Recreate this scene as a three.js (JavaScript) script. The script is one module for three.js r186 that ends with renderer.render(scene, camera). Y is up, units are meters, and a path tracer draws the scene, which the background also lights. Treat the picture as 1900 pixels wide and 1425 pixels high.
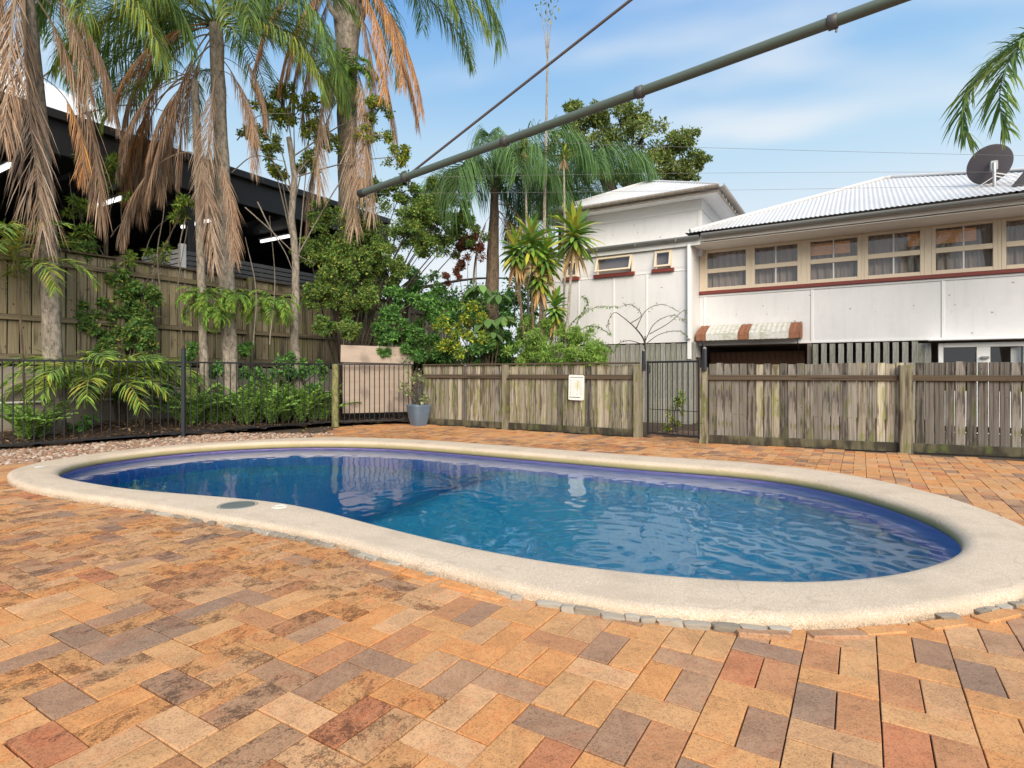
import * as THREE from 'three';
import { mergeGeometries } from 'three/addons/utils/BufferGeometryUtils.js';
import { RectAreaLightUniformsLib } from 'three/addons/lights/RectAreaLightUniformsLib.js';

// ---------- camera ----------
// a level 20 mm lens, shifted so that the horizon lies a little above the middle of the frame
const EYE = 1.03, FOCAL = 1055, HORIZON = 692;
const scene = new THREE.Scene();
const camera = new THREE.PerspectiveCamera(2 * Math.atan(712.5 / FOCAL) * 180 / Math.PI, 4 / 3, 0.05, 3000);
camera.position.set(0, EYE, 0);
camera.lookAt(0, EYE, -10);
camera.setViewOffset(1900, 1425, 0, 712.5 - HORIZON, 1900, 1425);

// ---------- exposure ----------
const renderer = new THREE.WebGLRenderer({ antialias: true });
renderer.setSize(1024, 768);
renderer.toneMapping = THREE.LinearToneMapping;
const EXPOSURE = 1.98;
renderer.toneMappingExposure = EXPOSURE;
renderer.shadowMap.enabled = true;

// ---------- helpers for numbers ----------
function rngOf(seed) {
  let a = seed >>> 0;
  return () => { a = (a + 0x6D2B79F5) | 0; let t = Math.imul(a ^ (a >>> 15), 1 | a); t = (t + Math.imul(t ^ (t >>> 7), 61 | t)) ^ t; return ((t ^ (t >>> 14)) >>> 0) / 4294967296; };
}
const hash = (x, y, z) => { let h = Math.imul(x | 0, 374761393) ^ Math.imul(y | 0, 668265263) ^ Math.imul(z | 0, 2147483647 ^ 1274126177); h = Math.imul(h ^ (h >>> 13), 1274126177); return ((h ^ (h >>> 16)) >>> 0) / 4294967296; };
function noise3(x, y, z) {
  const xi = Math.floor(x), yi = Math.floor(y), zi = Math.floor(z), s = t => t * t * (3 - 2 * t);
  const u = s(x - xi), v = s(y - yi), w = s(z - zi), L = (a, b, t) => a + (b - a) * t;
  return L(L(L(hash(xi, yi, zi), hash(xi + 1, yi, zi), u), L(hash(xi, yi + 1, zi), hash(xi + 1, yi + 1, zi), u), v),
    L(L(hash(xi, yi, zi + 1), hash(xi + 1, yi, zi + 1), u), L(hash(xi, yi + 1, zi + 1), hash(xi + 1, yi + 1, zi + 1), u), v), w);
}
const fbm = (x, y, z, o = 4) => { let a = 0.5, r = 0, n = 0; for (let i = 0; i < o; i++) { r += a * noise3(x, y, z); n += a; x = x * 2.03 + 17.1; y = y * 2.03 + 3.7; z = z * 2.03 + 9.2; a *= 0.5; } return r / n; };
const clamp = (x, a = 0, b = 1) => Math.max(a, Math.min(b, x));
const smooth = (a, b, x) => { const t = clamp((x - a) / (b - a)); return t * t * (3 - 2 * t); };
const lerp = (a, b, t) => a + (b - a) * t;
const mix3 = (a, b, t) => [lerp(a[0], b[0], t), lerp(a[1], b[1], t), lerp(a[2], b[2], t)];
const V = (x, y, z) => new THREE.Vector3(x, y, z);
const deg = Math.PI / 180;

// ---------- sky: pale at the horizon, blue above, thin high cloud ----------
{
  const W = 1024, H = 512, data = new Float32Array(W * H * 4);
  const stops = [[-90, .62, .66, .70], [-2, .80, .87, .93], [4, .83, .90, .95], [14, .72, .84, .94], [20, .53, .74, .92], [27, .32, .57, .88], [34, .185, .43, .84], [50, .19, .42, .80], [90, .22, .44, .78]];
  for (let j = 0; j < H; j++) {
    const el = ((j + .5) / H - .5) * 180, y = Math.sin(el * deg), c = Math.cos(el * deg);
    let k = 0; while (k < stops.length - 2 && el > stops[k + 1][0]) k++;
    const a = stops[k], b = stops[k + 1], t = smooth(a[0], b[0], el) * .5 + clamp((el - a[0]) / (b[0] - a[0])) * .5;
    const base = [lerp(a[1], b[1], t), lerp(a[2], b[2], t), lerp(a[3], b[3], t)];
    for (let i = 0; i < W; i++) {
      const az = ((i + .5) / W - .5) * 2 * Math.PI, x = Math.cos(az) * c, z = Math.sin(az) * c;
      let col = base;
      if (el > 0) {
        const q = 1 / (y + .12), X = x * q, Z = z * q;
        const wisp = fbm(X * 1.1 + Z * .5, Z * 2.6 - X * .9, 4.4, 5), veil = fbm(X * .5 + 11, Z * .5 + 2, 1.3, 4);
        const cl = clamp(smooth(.46, .82, wisp) * .62 + smooth(.46, .85, veil) * .35 + smooth(34, 66, el) * (.35 + .8 * smooth(.3, .7, veil))) * smooth(0, 10, el), b2 = lerp(.95, 2.0, smooth(36, 70, el)); // upper veil, brightened past white above the frame as added fill light
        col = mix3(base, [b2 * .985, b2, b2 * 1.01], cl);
      }
      const o = (j * W + i) * 4;
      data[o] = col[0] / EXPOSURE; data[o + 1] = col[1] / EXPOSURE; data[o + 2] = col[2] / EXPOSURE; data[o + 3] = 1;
    }
  }
  const sky = new THREE.DataTexture(data, W, H, THREE.RGBAFormat, THREE.FloatType);
  sky.mapping = THREE.EquirectangularReflectionMapping; sky.magFilter = THREE.LinearFilter; sky.minFilter = THREE.LinearFilter; sky.needsUpdate = true;
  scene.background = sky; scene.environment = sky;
}
// ---------- sun: veiled, high, behind the camera ----------
const sun = new THREE.DirectionalLight(new THREE.Color(1, .87, .70), 2.5);
sun.position.set(4.5, 14.5, 17); sun.target.position.set(0, 0, -6);
sun.castShadow = true; sun.shadow.radius = 80; sun.shadow.mapSize.set(2048, 2048);
Object.assign(sun.shadow.camera, { left: -22, right: 22, top: 22, bottom: -22, near: 1, far: 90 });
scene.add(sun, sun.target);

// ---------- places ----------
// Everything man-made here follows two directions: "up" (31.5 degrees right of the view) and "across" (to the right and nearer).
const CU = .8526, SU = .5225, TURN = -Math.atan2(SU, CU);
const at = (px, py, D) => V((px - 950) / FOCAL * D, EYE + (HORIZON - py) / FOCAL * D, -D);      // a point at depth D
const onGround = (px, py, y = 0) => at(px, py, (EYE - y) * FOCAL / (py - HORIZON));
const uv = (u, y, v) => V(SU * u + CU * v, y, -(CU * u - SU * v));                               // up, height, across
const atU = (px, py, u) => { const k = (px - 950) / FOCAL, v = (k * CU * u - SU * u) / (CU + k * SU), D = CU * u - SU * v; return { u, v, y: EYE + (HORIZON - py) / FOCAL * D, D }; };
const atV = (px, py, v) => { const k = (px - 950) / FOCAL, u = (-CU * v - k * SU * v) / (SU - k * CU), D = CU * u - SU * v; return { u, v, y: EYE + (HORIZON - py) / FOCAL * D, D }; };

// ---------- building things ----------
const used = new Map();
function numbered(name) { const n = used.get(name) || 0; used.set(name, n + 1); return n ? `${name}_${String(n).padStart(3, '0')}` : name; }
function shade(o) { o.traverse(m => { if (m.isMesh) { m.castShadow = true; m.receiveShadow = true; } }); return o; }
function thing(name, label, category, pos = V(0, 0, 0), turn = 0, group) {
  const o = new THREE.Group(); o.name = numbered(name); o.position.copy(pos); o.rotation.y = turn;
  o.userData = { label, category }; if (group) o.userData.group = group;
  scene.add(o); return o;
}
function part(name, geo, mat, parent, label) {
  const m = new THREE.Mesh(geo, mat); m.name = name; m.castShadow = m.receiveShadow = true; if (label) m.userData.label = label;
  parent.add(m); return m;
}
function sub(name, parent, pos, turn = 0) { const g = new THREE.Group(); g.name = name; if (pos) g.position.copy(pos); g.rotation.y = turn; parent.add(g); return g; }
function single(name, geo, mat, label, category, pos, turn = 0, group) {
  const m = part(numbered(name), geo, mat, scene, label); m.userData.category = category; if (group) m.userData.group = group;
  if (pos) m.position.copy(pos); m.rotation.y = turn; return m;
}
function structure(name, geo, mat, parent = scene) { const m = part(name, geo, mat, parent); m.userData.kind = 'structure'; return m; }
// a box with chamfered edges, its texture laid in metres
const boxCache = new Map();
function box(w, h, d, c = .004, off = [0, 0], cx = 0, cy = 0, cz = 0) {
  const key = [w, h, d, c, off, cx, cy, cz].join();
  if (boxCache.has(key)) return boxCache.get(key);
  const x = w / 2, y = h / 2, z = d / 2; c = Math.min(c, x * .8, y * .8, z * .8);
  const P = [], T = [];
  const quad = (a, b, e, f) => {
    const n = V(...b).sub(V(...a)).cross(V(...f).sub(V(...a)));
    const ax = Math.abs(n.x) > Math.abs(n.y) ? (Math.abs(n.x) > Math.abs(n.z) ? 0 : 2) : (Math.abs(n.y) > Math.abs(n.z) ? 1 : 2);
    const q = p => ax === 0 ? [p[2], p[1]] : ax === 1 ? [p[0], p[2]] : [p[0], p[1]];
    for (const p of [a, b, e, a, e, f]) { P.push(p[0] + cx, p[1] + cy, p[2] + cz); const t = q(p); T.push(t[0] + off[0], t[1] + off[1]); }
  };
  const r = (ax, s) => { // face perpendicular to axis ax
    const m = [x, y, z], o = [x - c, y - c, z - c], i = (ax + 1) % 3, j = (ax + 2) % 3;
    const mk = (a, b) => { const p = [0, 0, 0]; p[ax] = s * m[ax]; p[i] = a * o[i]; p[j] = b * o[j]; return p; };
    s > 0 ? quad(mk(-1, -1), mk(1, -1), mk(1, 1), mk(-1, 1)) : quad(mk(-1, -1), mk(-1, 1), mk(1, 1), mk(1, -1));
  };
  for (let ax = 0; ax < 3; ax++) { r(ax, 1); r(ax, -1); }
  for (let ax = 0; ax < 3; ax++) { // bevels along axis ax
    const i = (ax + 1) % 3, j = (ax + 2) % 3, m = [x, y, z], o = [x - c, y - c, z - c];
    for (const si of [1, -1]) for (const sj of [1, -1]) {
      const mk = (e, k) => { const p = [0, 0, 0]; p[ax] = e * o[ax]; p[i] = si * (k ? o[i] : m[i]); p[j] = sj * (k ? m[j] : o[j]); return p; };
      si * sj > 0 ? quad(mk(-1, 0), mk(1, 0), mk(1, 1), mk(-1, 1)) : quad(mk(-1, 0), mk(-1, 1), mk(1, 1), mk(1, 0));
    }
  }
  const g = new THREE.BufferGeometry();
  g.setAttribute('position', new THREE.Float32BufferAttribute(P, 3)); g.setAttribute('uv', new THREE.Float32BufferAttribute(T, 2));
  g.computeVertexNormals(); boxCache.set(key, g); return g;
}
// loose triangles with colours
class Soup {
  constructor() { this.p = []; this.c = []; }
  tri(a, b, d, col) { this.p.push(a.x, a.y, a.z, b.x, b.y, b.z, d.x, d.y, d.z); for (let i = 0; i < 3; i++) this.c.push(col[0], col[1], col[2]); }
  quad(a, b, d, e, col) { this.tri(a, b, d, col); this.tri(a, d, e, col); }
  build() {
    const g = new THREE.BufferGeometry(); g.setAttribute('position', new THREE.Float32BufferAttribute(this.p, 3)); g.setAttribute('color', new THREE.Float32BufferAttribute(this.c, 3));
    g.setAttribute('uv', new THREE.Float32BufferAttribute(new Float32Array(this.p.length / 3 * 2), 2)); g.computeVertexNormals(); return g;
  }
}
// a round, tapering limb through points; texture in metres
function limb(pts, radii, sides = 8, knob = 0, seed = 1, texLen = 1) {
  const n = pts.length, P = [], T = [], I = [];
  let up = V(.31, .2, .93), run = 0;
  for (let i = 0; i < n; i++) {
    const t = pts[Math.min(n - 1, i + 1)].clone().sub(pts[Math.max(0, i - 1)]).normalize();
    if (Math.abs(t.dot(up)) > .95) up = V(.9, .3, .1);
    const a = up.clone().cross(t).normalize(), b = t.clone().cross(a).normalize(); up = b.clone();
    if (i) run += pts[i].distanceTo(pts[i - 1]);
    for (let k = 0; k <= sides; k++) {
      const th = (k % sides) / sides * 2 * Math.PI, r = radii[i] * (1 + knob * (noise3(Math.cos(th) * 1.7 + seed * 5, Math.sin(th) * 1.7, run * 5) - .5) * 2);
      P.push(pts[i].x + (a.x * Math.cos(th) + b.x * Math.sin(th)) * r, pts[i].y + (a.y * Math.cos(th) + b.y * Math.sin(th)) * r, pts[i].z + (a.z * Math.cos(th) + b.z * Math.sin(th)) * r);
      T.push(k / sides * Math.max(1, Math.round(2 * Math.PI * radii[0] / texLen)), run / texLen);
    }
  }
  for (let i = 0; i < n - 1; i++) for (let k = 0; k < sides; k++) { const o = i * (sides + 1) + k, q = o + sides + 1; I.push(o, o + 1, q, o + 1, q + 1, q); }
  const cap = (i, flip) => { const o = P.length / 3; P.push(pts[i].x, pts[i].y, pts[i].z); T.push(0, 0); for (let k = 0; k < sides; k++) { const s = i * (sides + 1) + k; flip ? I.push(o, s + 1, s) : I.push(o, s, s + 1); } };
  cap(0, true); cap(n - 1, false);
  const g = new THREE.BufferGeometry(); g.setAttribute('position', new THREE.Float32BufferAttribute(P, 3)); g.setAttribute('uv', new THREE.Float32BufferAttribute(T, 2)); g.setIndex(I); g.computeVertexNormals(); return g;
}
const rod = (a, b, r, sides = 8) => limb([a, b], [r, r], sides);
const curve = (pts, n) => new THREE.CatmullRomCurve3(pts).getPoints(n);

// ---------- textures ----------
function tex(w, h, fn, srgb = true, rx = 1, ry = 1) {
  const d = new Uint8Array(w * h * 4), s = x => Math.round(255 * (srgb ? (x <= .0031308 ? 12.92 * x : 1.055 * Math.pow(x, 1 / 2.4) - .055) : x));
  for (let j = 0; j < h; j++) for (let i = 0; i < w; i++) { const c = fn(i / w, j / h, i, j), o = (j * w + i) * 4; d[o] = s(clamp(c[0])); d[o + 1] = s(clamp(c[1])); d[o + 2] = s(clamp(c[2])); d[o + 3] = 255; }
  const t = new THREE.DataTexture(d, w, h, THREE.RGBAFormat); t.wrapS = t.wrapT = THREE.RepeatWrapping; t.magFilter = THREE.LinearFilter; t.minFilter = THREE.LinearMipmapLinearFilter; t.generateMipmaps = true;
  if (srgb) t.colorSpace = THREE.SRGBColorSpace; t.repeat.set(rx, ry); t.needsUpdate = true; return t;
}
// noise that repeats at the edges of a tile
const per = (x, y, f, g, z) => { const a = x * 2 * Math.PI, b = y * 2 * Math.PI; return fbm(Math.cos(a) * f / 6.28 + Math.cos(b) * g / 6.28 * .71 + 20, Math.sin(a) * f / 6.28 + z, Math.sin(b) * g / 6.28 + Math.cos(b) * g / 6.28 * .71 + 40, 3); };
const lin = (r, g, b) => new THREE.Color().setRGB(r, g, b);
const std = (o) => new THREE.MeshStandardMaterial(o);
const plain = (r, g, b, rough = .7, o = {}) => std({ color: lin(r, g, b), roughness: rough, ...o });
const tileMap = (t, rx, ry) => { const c = t.clone(); c.repeat.set(rx, ry); c.needsUpdate = true; return c; };

// speckled burnt clay, plain and weathered with black mould
const grain = (z) => (x, y, i, j) => { const s = hash(i, j, z), p = per(x, y, 9, 9, z), f = per(x, y, 60, 60, z + 3); const s3 = hash(Math.floor(i / 3), Math.floor(j / 3), z + 8), s2 = hash(Math.floor(i / 2), Math.floor(j / 2), z + 4); let k = .90 + .16 * (p - .5) * 2 + .3 * (f - .5) + (s3 > .86 ? -.24 : 0) + (s2 > .9 ? -.2 : 0) + (s2 < .1 ? .12 : 0) + (s - .5) * .1; return [k, k, k]; };
const clayTex = tex(512, 512, (x, y, i, j) => {
  const k = grain(1)(x, y, i, j)[0], w = per(x, y, 13, 13, 7), b = per(x, y, 11, 11, 19);
  let c = mix3([k, k, k], [k * 1.02, k * .80, k * .72], smooth(.52, .70, w) * .45); c = mix3(c, [k * .74, k * .70, k * .68], smooth(.54, .72, b) * .4); return c;
}, true, 1 / .7, 1 / .7);
const mouldTex = tex(512, 512, (x, y, i, j) => {
  const k = grain(2)(x, y, i, j)[0], m = per(x, y, 10, 10, 31), f = per(x, y, 70, 70, 5), s = hash(i, j, 77);
  const s4 = hash(Math.floor(i / 3), Math.floor(j / 3), 71), a = smooth(.46, .66, m * .56 + f * .34 + (s - .5) * .10 + (s4 - .5) * .16 + .03);
  const w2 = per(x, y, 12, 12, 17), kk = mix3([k, k * .98, k * .95], [k, k * .74, k * .66], smooth(.52, .68, w2) * .5);
  return mix3(kk, [.20, .165, .13], a * .84);
}, true, 1 / .7, 1 / .7);
const clayBump = tex(256, 256, (x, y, i, j) => { const v = .6 * per(x, y, 50, 50, 2) + .4 * hash(i, j, 9); return [v, v, v]; }, false, 1 / .35, 1 / .35);
// weathered grey hardwood, grain upwards
function woodTex(a, b, dark, moss, mossAmount, seed, rx, ry, cols = 8) {
  return tex(512, 512, (x, y, i, j) => {
    const cell = Math.floor(x * cols), t = hash(cell, seed, 3), lx = x * cols - cell;
    const g = fbm(x * 150 + cell * 7, y * 7, seed, 3), g2 = fbm(x * 46 + cell * 3, y * 2.6, seed + 5, 3), blot = fbm(x * 20 + cell * 9, y * 5, seed + 9, 4);
    let c = mix3(a, b, clamp(t * .55 + (g - .5) * 1.1 + (g2 - .5) * .9 + .15));
    c = mix3(c, dark, smooth(.50, .68, g2 * .5 + blot * .5 + (hash(cell, seed, 8) - .5) * .26) * .85);
    c = mix3(c, moss, smooth(.62 - mossAmount, .82 - mossAmount, fbm(x * 26 + cell * 5, y * 6 + 3, seed + 21, 4) + (hash(cell, seed, 14) - .5) * .18 + Math.abs(lx - .5) * .12) * .75);
    const crack = smooth(.62, .7, fbm(x * 120 + cell, y * 1.6, seed + 33, 2)); c = mix3(c, [.05, .04, .035], crack * .5);
    const kn = fbm(x * 30 + 2, y * 26, seed + 44, 2); c = mix3(c, [.05, .04, .03], smooth(.86, .90, kn));
    return c;
  }, true, rx, ry);
}
const woodBump = tex(256, 256, (x, y) => { const v = fbm(x * 90, y * 5, 3, 3); return [v, v, v]; }, false, 1, 1);
const barkTex = tex(256, 256, (x, y, i, j) => { const g = per(x, y, 9, 7, 3), f = per(x, y, 70, 16, 8), q = per(x, y, 34, 40, 12), ring = smooth(.9, 1, Math.abs(Math.sin(y * Math.PI * 4 + per(x, y, 7, 5, 2) * 3))); const k = .55 + .75 * (g - .45) + .65 * (f - .5) + .3 * (q - .5) - ring * .13 * smooth(.3, .7, q); return mix3([k, k * .97, k * .92], [.22, .25, .16], smooth(.56, .7, per(x, y, 12, 12, 21)) * .35); }, true, 1, 1);
const barkBump = tex(256, 256, (x, y) => { const v = per(x, y, 60, 14, 3) * .8 + .2 * Math.abs(Math.sin(y * Math.PI * 4)); return [v, v, v]; }, false);
const stuccoTex = tex(512, 512, (x, y, i, j) => { const p = per(x, y, 5, 5, 3), f = per(x, y, 40, 40, 9), s = hash(i, j, 4); const st = fbm(x * 60, y * 4, 6, 3), k = .93 + .12 * (p - .5) + .05 * (f - .5) + (s - .5) * .02 - .035 * smooth(.55, .75, st), sp = fbm(x * 55, y * 40, 13, 2); return mix3([k, k, k], [.3, .29, .27], smooth(.84, .88, sp) * .7); }, true, 1 / 3, 1 / 3);

// ================= the pool's outline (metres, camera at the origin; second number is depth) =================
const innerRaw = [[-4.3, 5.42], [-3.68, 5.05], [-3.12, 4.78], [-2.63, 4.62], [-2.14, 4.47], [-1.79, 4.34], [-1.41, 4.12], [-.83, 3.66], [-.41, 3.34], [-.05, 3.1], [.25, 2.94], [.54, 2.83], [.82, 2.75], [1.1, 2.70], [1.34, 2.68], [1.59, 2.71], [1.89, 2.80], [2.12, 2.91], [2.41, 3.09], [2.60, 3.26],
  [2.80, 3.60], [2.90, 3.98], [2.92, 4.44], [2.86, 4.86], [2.72, 5.28], [2.48, 5.60], [2.02, 5.90], [1.45, 6.17], [.79, 6.55], [-.38, 7.24], [-1.5, 7.85], [-1.95, 8.0], [-2.77, 8.1], [-3.54, 7.95], [-4.2, 7.58], [-4.62, 7.06], [-4.8, 6.46], [-4.68, 5.92]];
const outerRaw = [[-4.97, 5.56], [-4.59, 5.22], [-4.01, 4.84], [-3.62, 4.66], [-3.04, 4.4], [-2.54, 4.14], [-2.14, 3.92], [-1.73, 3.72], [-1.34, 3.54], [-.97, 3.33], [-.64, 3.09], [-.44, 2.93], [-.24, 2.78], [-.04, 2.64], [.14, 2.52], [.3, 2.44], [.46, 2.38], [.61, 2.34], [.76, 2.30], [.92, 2.27], [1.09, 2.26], [1.3, 2.28], [1.52, 2.32], [1.78, 2.39], [2.04, 2.46], [2.34, 2.56], [2.72, 2.78], [3.06, 3.14], [3.29, 3.62],
  [3.41, 4.09], [3.45, 4.53], [3.36, 5.17], [3.12, 5.69], [2.74, 6.1], [2.18, 6.4], [1.6, 6.68], [1.2, 6.9], [.13, 7.52], [-1.0, 8.17], [-2.2, 8.6], [-2.99, 8.66], [-3.71, 8.32], [-4.28, 7.78], [-4.76, 7.26], [-5.1, 6.73], [-5.2, 6.28], [-5.14, 5.9]];
function loop(raw, n, rounds) {
  const c = new THREE.CatmullRomCurve3(raw.map(p => V(p[0], 0, -p[1])), true, 'centripetal'); c.arcLengthDivisions = 2000;
  let pts = c.getSpacedPoints(n).slice(0, n);
  for (let k = 0; k < rounds; k++) pts = pts.map((p, i) => p.clone().multiplyScalar(.5).addScaledVector(pts[(i + n - 1) % n], .25).addScaledVector(pts[(i + 1) % n], .25));
  return pts;
}
const LN = 260;
const nose = loop(innerRaw, LN, 14), rim = loop(outerRaw, LN, 10);
// outward normals of the inner line (it runs anticlockwise seen from above: front edge to the right, back edge to the left)
const outward = nose.map((p, i) => { const t = nose[(i + 1) % LN].clone().sub(nose[(i + LN - 1) % LN]).normalize(); return V(-t.z, 0, t.x); });
const wide = nose.map((p, i) => { // how far out the rim lies
  let best = .45;
  for (let k = 0, lo = 9; k < LN; k++) {
    const a = rim[k], b = rim[(k + 1) % LN], d = outward[i], e = b.clone().sub(a), den = d.x * e.z - d.z * e.x; if (Math.abs(den) < 1e-9) continue;
    const q = a.clone().sub(p), t = (q.x * e.z - q.z * e.x) / den, s = (q.x * d.z - q.z * d.x) / den;
    if (s >= 0 && s < 1 && t > .1 && t < lo) { lo = t; best = t; }
  }
  return clamp(best, .36, .56);
});
for (let k = 0; k < 12; k++) { const w = wide.slice(); for (let i = 0; i < LN; i++) wide[i] = (w[(i + LN - 1) % LN] + 2 * w[i] + w[(i + 1) % LN]) / 4; }
const ring = (off) => nose.map((p, i) => p.clone().addScaledVector(outward[i], typeof off === 'number' ? off : off(i)));
const rimLine = ring(i => wide[i]), bedLine = ring(i => wide[i] - .1);
function inside(poly, x, z) { let r = false; for (let i = 0, j = poly.length - 1; i < poly.length; j = i++) { const a = poly[i], b = poly[j]; if ((a.z > z) !== (b.z > z) && x < (b.x - a.x) * (z - a.z) / (b.z - a.z) + a.x) r = !r; } return r; }

// ================= the ground =================
const dirtTex = tex(512, 512, (x, y, i, j) => { const p = per(x, y, 8, 8, 2), f = per(x, y, 60, 60, 6), k = .7 + .5 * (p - .5) + .7 * (f - .5) + (hash(i, j, 3) - .5) * .2; return [k, k * .96, k * .9]; }, true, .5, .5);
{
  const s = new THREE.Shape(); s.moveTo(-900, -900); s.lineTo(900, -900); s.lineTo(900, 900); s.lineTo(-900, 900); s.closePath();
  const h = new THREE.Path(); bedLine.forEach((p, i) => i ? h.lineTo(p.x, -p.z) : h.moveTo(p.x, -p.z)); h.closePath(); s.holes.push(h);
  const g = new THREE.ShapeGeometry(s); g.rotateX(-Math.PI / 2); g.translate(0, -.014, 0);
  structure('ground', g, std({ color: lin(.10, .068, .045), map: dirtTex, roughness: 1 }));
}

// ================= the pavers =================
// Between joints that run "up" lie two bricks lengthwise, then one crosswise; each column is a third of that step further on.
const paving = new THREE.Group(); paving.name = 'paving'; paving.userData.kind = 'structure'; paving.rotation.y = TURN; scene.add(paving);
{
  const BW = .1118, BL = .2280, PITCH = .2325, STEP = PITCH * 1.5, rnd = rngOf(11);
  const tones = [[.62, .31, .12], [.60, .325, .14], [.64, .29, .10], [.57, .315, .15], [.50, .235, .105], [.52, .205, .09], [.38, .215, .125], [.335, .205, .13], [.64, .36, .175], [.45, .255, .14], [.66, .33, .13]];
  const weight = [.16, .14, .12, .11, .085, .04, .085, .04, .09, .08, .05];
  const pick = () => { let r = rnd(), k = 0; while (k < tones.length - 1 && r > weight[k]) { r -= weight[k]; k++; } return k; };
  const brick = (w, d, off) => { // top with worn edges, sides down into the bed
    const P = [], T = [], x = w / 2, z = d / 2, c = .0016, h = .05;
    const q = (...v) => { for (const k of [0, 1, 2, 0, 2, 3]) { P.push(...v[k]); T.push(v[k][0] + off[0] + v[k][1] * .3, v[k][2] + off[1] + v[k][1] * .3); } };
    const A = (sx, sz) => [sx * (x - c), 0, sz * (z - c)], B = (sx, sz) => [sx * x, -c, sz * z], C = (sx, sz) => [sx * x, -h, sz * z];
    q(A(-1, 1), A(1, 1), A(1, -1), A(-1, -1));
    const e = [[-1, 1], [1, 1], [1, -1], [-1, -1]];
    for (let k = 0; k < 4; k++) { const a = e[k], b = e[(k + 1) % 4]; q(B(...a), B(...b), A(...b), A(...a)); q(C(...a), C(...b), B(...b), B(...a)); }
    const g = new THREE.BufferGeometry(); g.setAttribute('position', new THREE.Float32BufferAttribute(P, 3)); g.setAttribute('uv', new THREE.Float32BufferAttribute(T, 2)); g.computeVertexNormals(); return g;
  };
  const NV = 10, shapes = [];
  for (let k = 0; k < NV; k++) shapes.push([brick(BW, BL, [k * .273, k * .391]), brick(BL, BW, [k * .311 + .1, k * .437])]);
  const tint = (t, s) => lin(tones[t][0] * s, tones[t][1] * s, tones[t][2] * s);
  const mats = tones.map((_, t) => [0, 1].map(d => std({ color: tint(t, d ? 1.0 : 1.06), map: d ? mouldTex : clayTex, bumpMap: clayBump, bumpScale: .0012, roughness: .82 })));
  const all = [], gate = { a: V(2.1, 0, -9.15), b: V(2.85, 0, -8.3) };
  for (let col = -52; col < 46; col++) for (let row = -34; row < 44; row++) {
    const v0 = col * PITCH + .052, u0 = row * STEP - col * PITCH / 2 + .03;
    const put = (du, dv, kind) => {
      const u = u0 + du, v = v0 + dv, p = uv(u, 0, v);
      if (-p.z < .2 || -p.z > 12.2 || Math.abs(p.x) > 1.6 - p.z * 1.15) return;
      if (u > 8.80 && !(v > -2.9 && v < -1.9 && u < 9.2)) return;                         // the timber fence ends it
      const a = [-5.23, 9.05], side = (p.x - a[0]) * .757 - (-p.z - a[1]) * .653;          // right of the steel pool fence
      if (side < .02 + (p.x > -4.2 ? .3 : 0) + (p.x < -4.6 && -p.z > 5.9 ? .5 : 0)) return;
      if (p.x < -3.2 && -p.z > 8.3) return;
      const hw = kind ? BL / 2 : BW / 2, hd = kind ? BW / 2 : BL / 2; let out = 0;
      for (const [sx, sz] of [[1, 1], [1, -1], [-1, 1], [-1, -1]]) { const c = uv(u + sz * hd, 0, v + sx * hw); if (!inside(rimLine, c.x, c.z)) out++; }
      if (!out) return;
      const soil = fbm(p.x * .9 + 30, p.z * .9, 2.2, 3) + (p.x < -.3 && -p.z < 5 ? .10 : -.09) + (rnd() - .5) * .22;
      const dirty = soil > .52 ? 1 : 0;
      all.push({ u, v, kind, k: Math.floor(rnd() * NV), t: pick(), dirty, y: (rnd() - .5) * .005, rx: (rnd() - .5) * .012, rz: (rnd() - .5) * .012, ry: (rnd() - .5) * .016 + (rnd() < .5 ? 0 : Math.PI), r: Math.hypot(p.x, p.z, EYE), seen: Math.abs(p.x / p.z) < .96 && -p.z > 1.42, p });
    };
    put(PITCH / 2, PITCH / 4, 0); put(PITCH / 2, PITCH * .75, 0); put(PITCH * 1.25, PITCH / 2, 1);
  }
  all.sort((a, b) => (b.seen - a.seen) || (a.r - b.r));
  const rest = [[], []], m4 = new THREE.Matrix4(), q4 = new THREE.Quaternion(), e4 = new THREE.Euler();
  all.forEach((b, i) => {
    if (i < 300) {
      const m = part('paver', shapes[b.k][b.kind], mats[b.t][b.dirty], paving);
      m.position.set(b.v, b.y, -b.u); m.rotation.set(b.rx, b.ry, b.rz);
    } else {
      e4.set(b.rx, b.ry, b.rz); const g = shapes[b.k][b.kind].clone().applyMatrix4(m4.compose(V(b.v, b.y, -b.u), q4.setFromEuler(e4), V(1, 1, 1)));
      const n = g.attributes.position.count, c = new Float32Array(n * 3), t = tones[b.t], s = b.dirty ? 1.0 : 1.06; for (let k = 0; k < n; k++) { c[k * 3] = t[0] * s; c[k * 3 + 1] = t[1] * s; c[k * 3 + 2] = t[2] * s; }
      g.setAttribute('color', new THREE.Float32BufferAttribute(c, 3)); rest[b.dirty].push(g);
    }
  });
  const far = part('far_pavers', mergeGeometries([mergeGeometries(rest[0]), mergeGeometries(rest[1])], true), [0, 1].map(d => std({ vertexColors: true, map: d ? mouldTex : clayTex, bumpMap: clayBump, bumpScale: .0012, roughness: .82 })), paving);
  far.userData.kind = 'stuff';
  // cut bricks standing proud along the near edge of the coping
  const e = rimLine.map((p, i) => ({ p, i })).filter(o => -o.p.z < 3.2 && -o.p.z > 2.0 && o.p.x > -.75 && o.p.x < 2.6);
  const idx = (x) => e.reduce((b, o) => Math.abs(o.p.x - x) < Math.abs(b.p.x - x) ? o : b).i;
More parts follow.
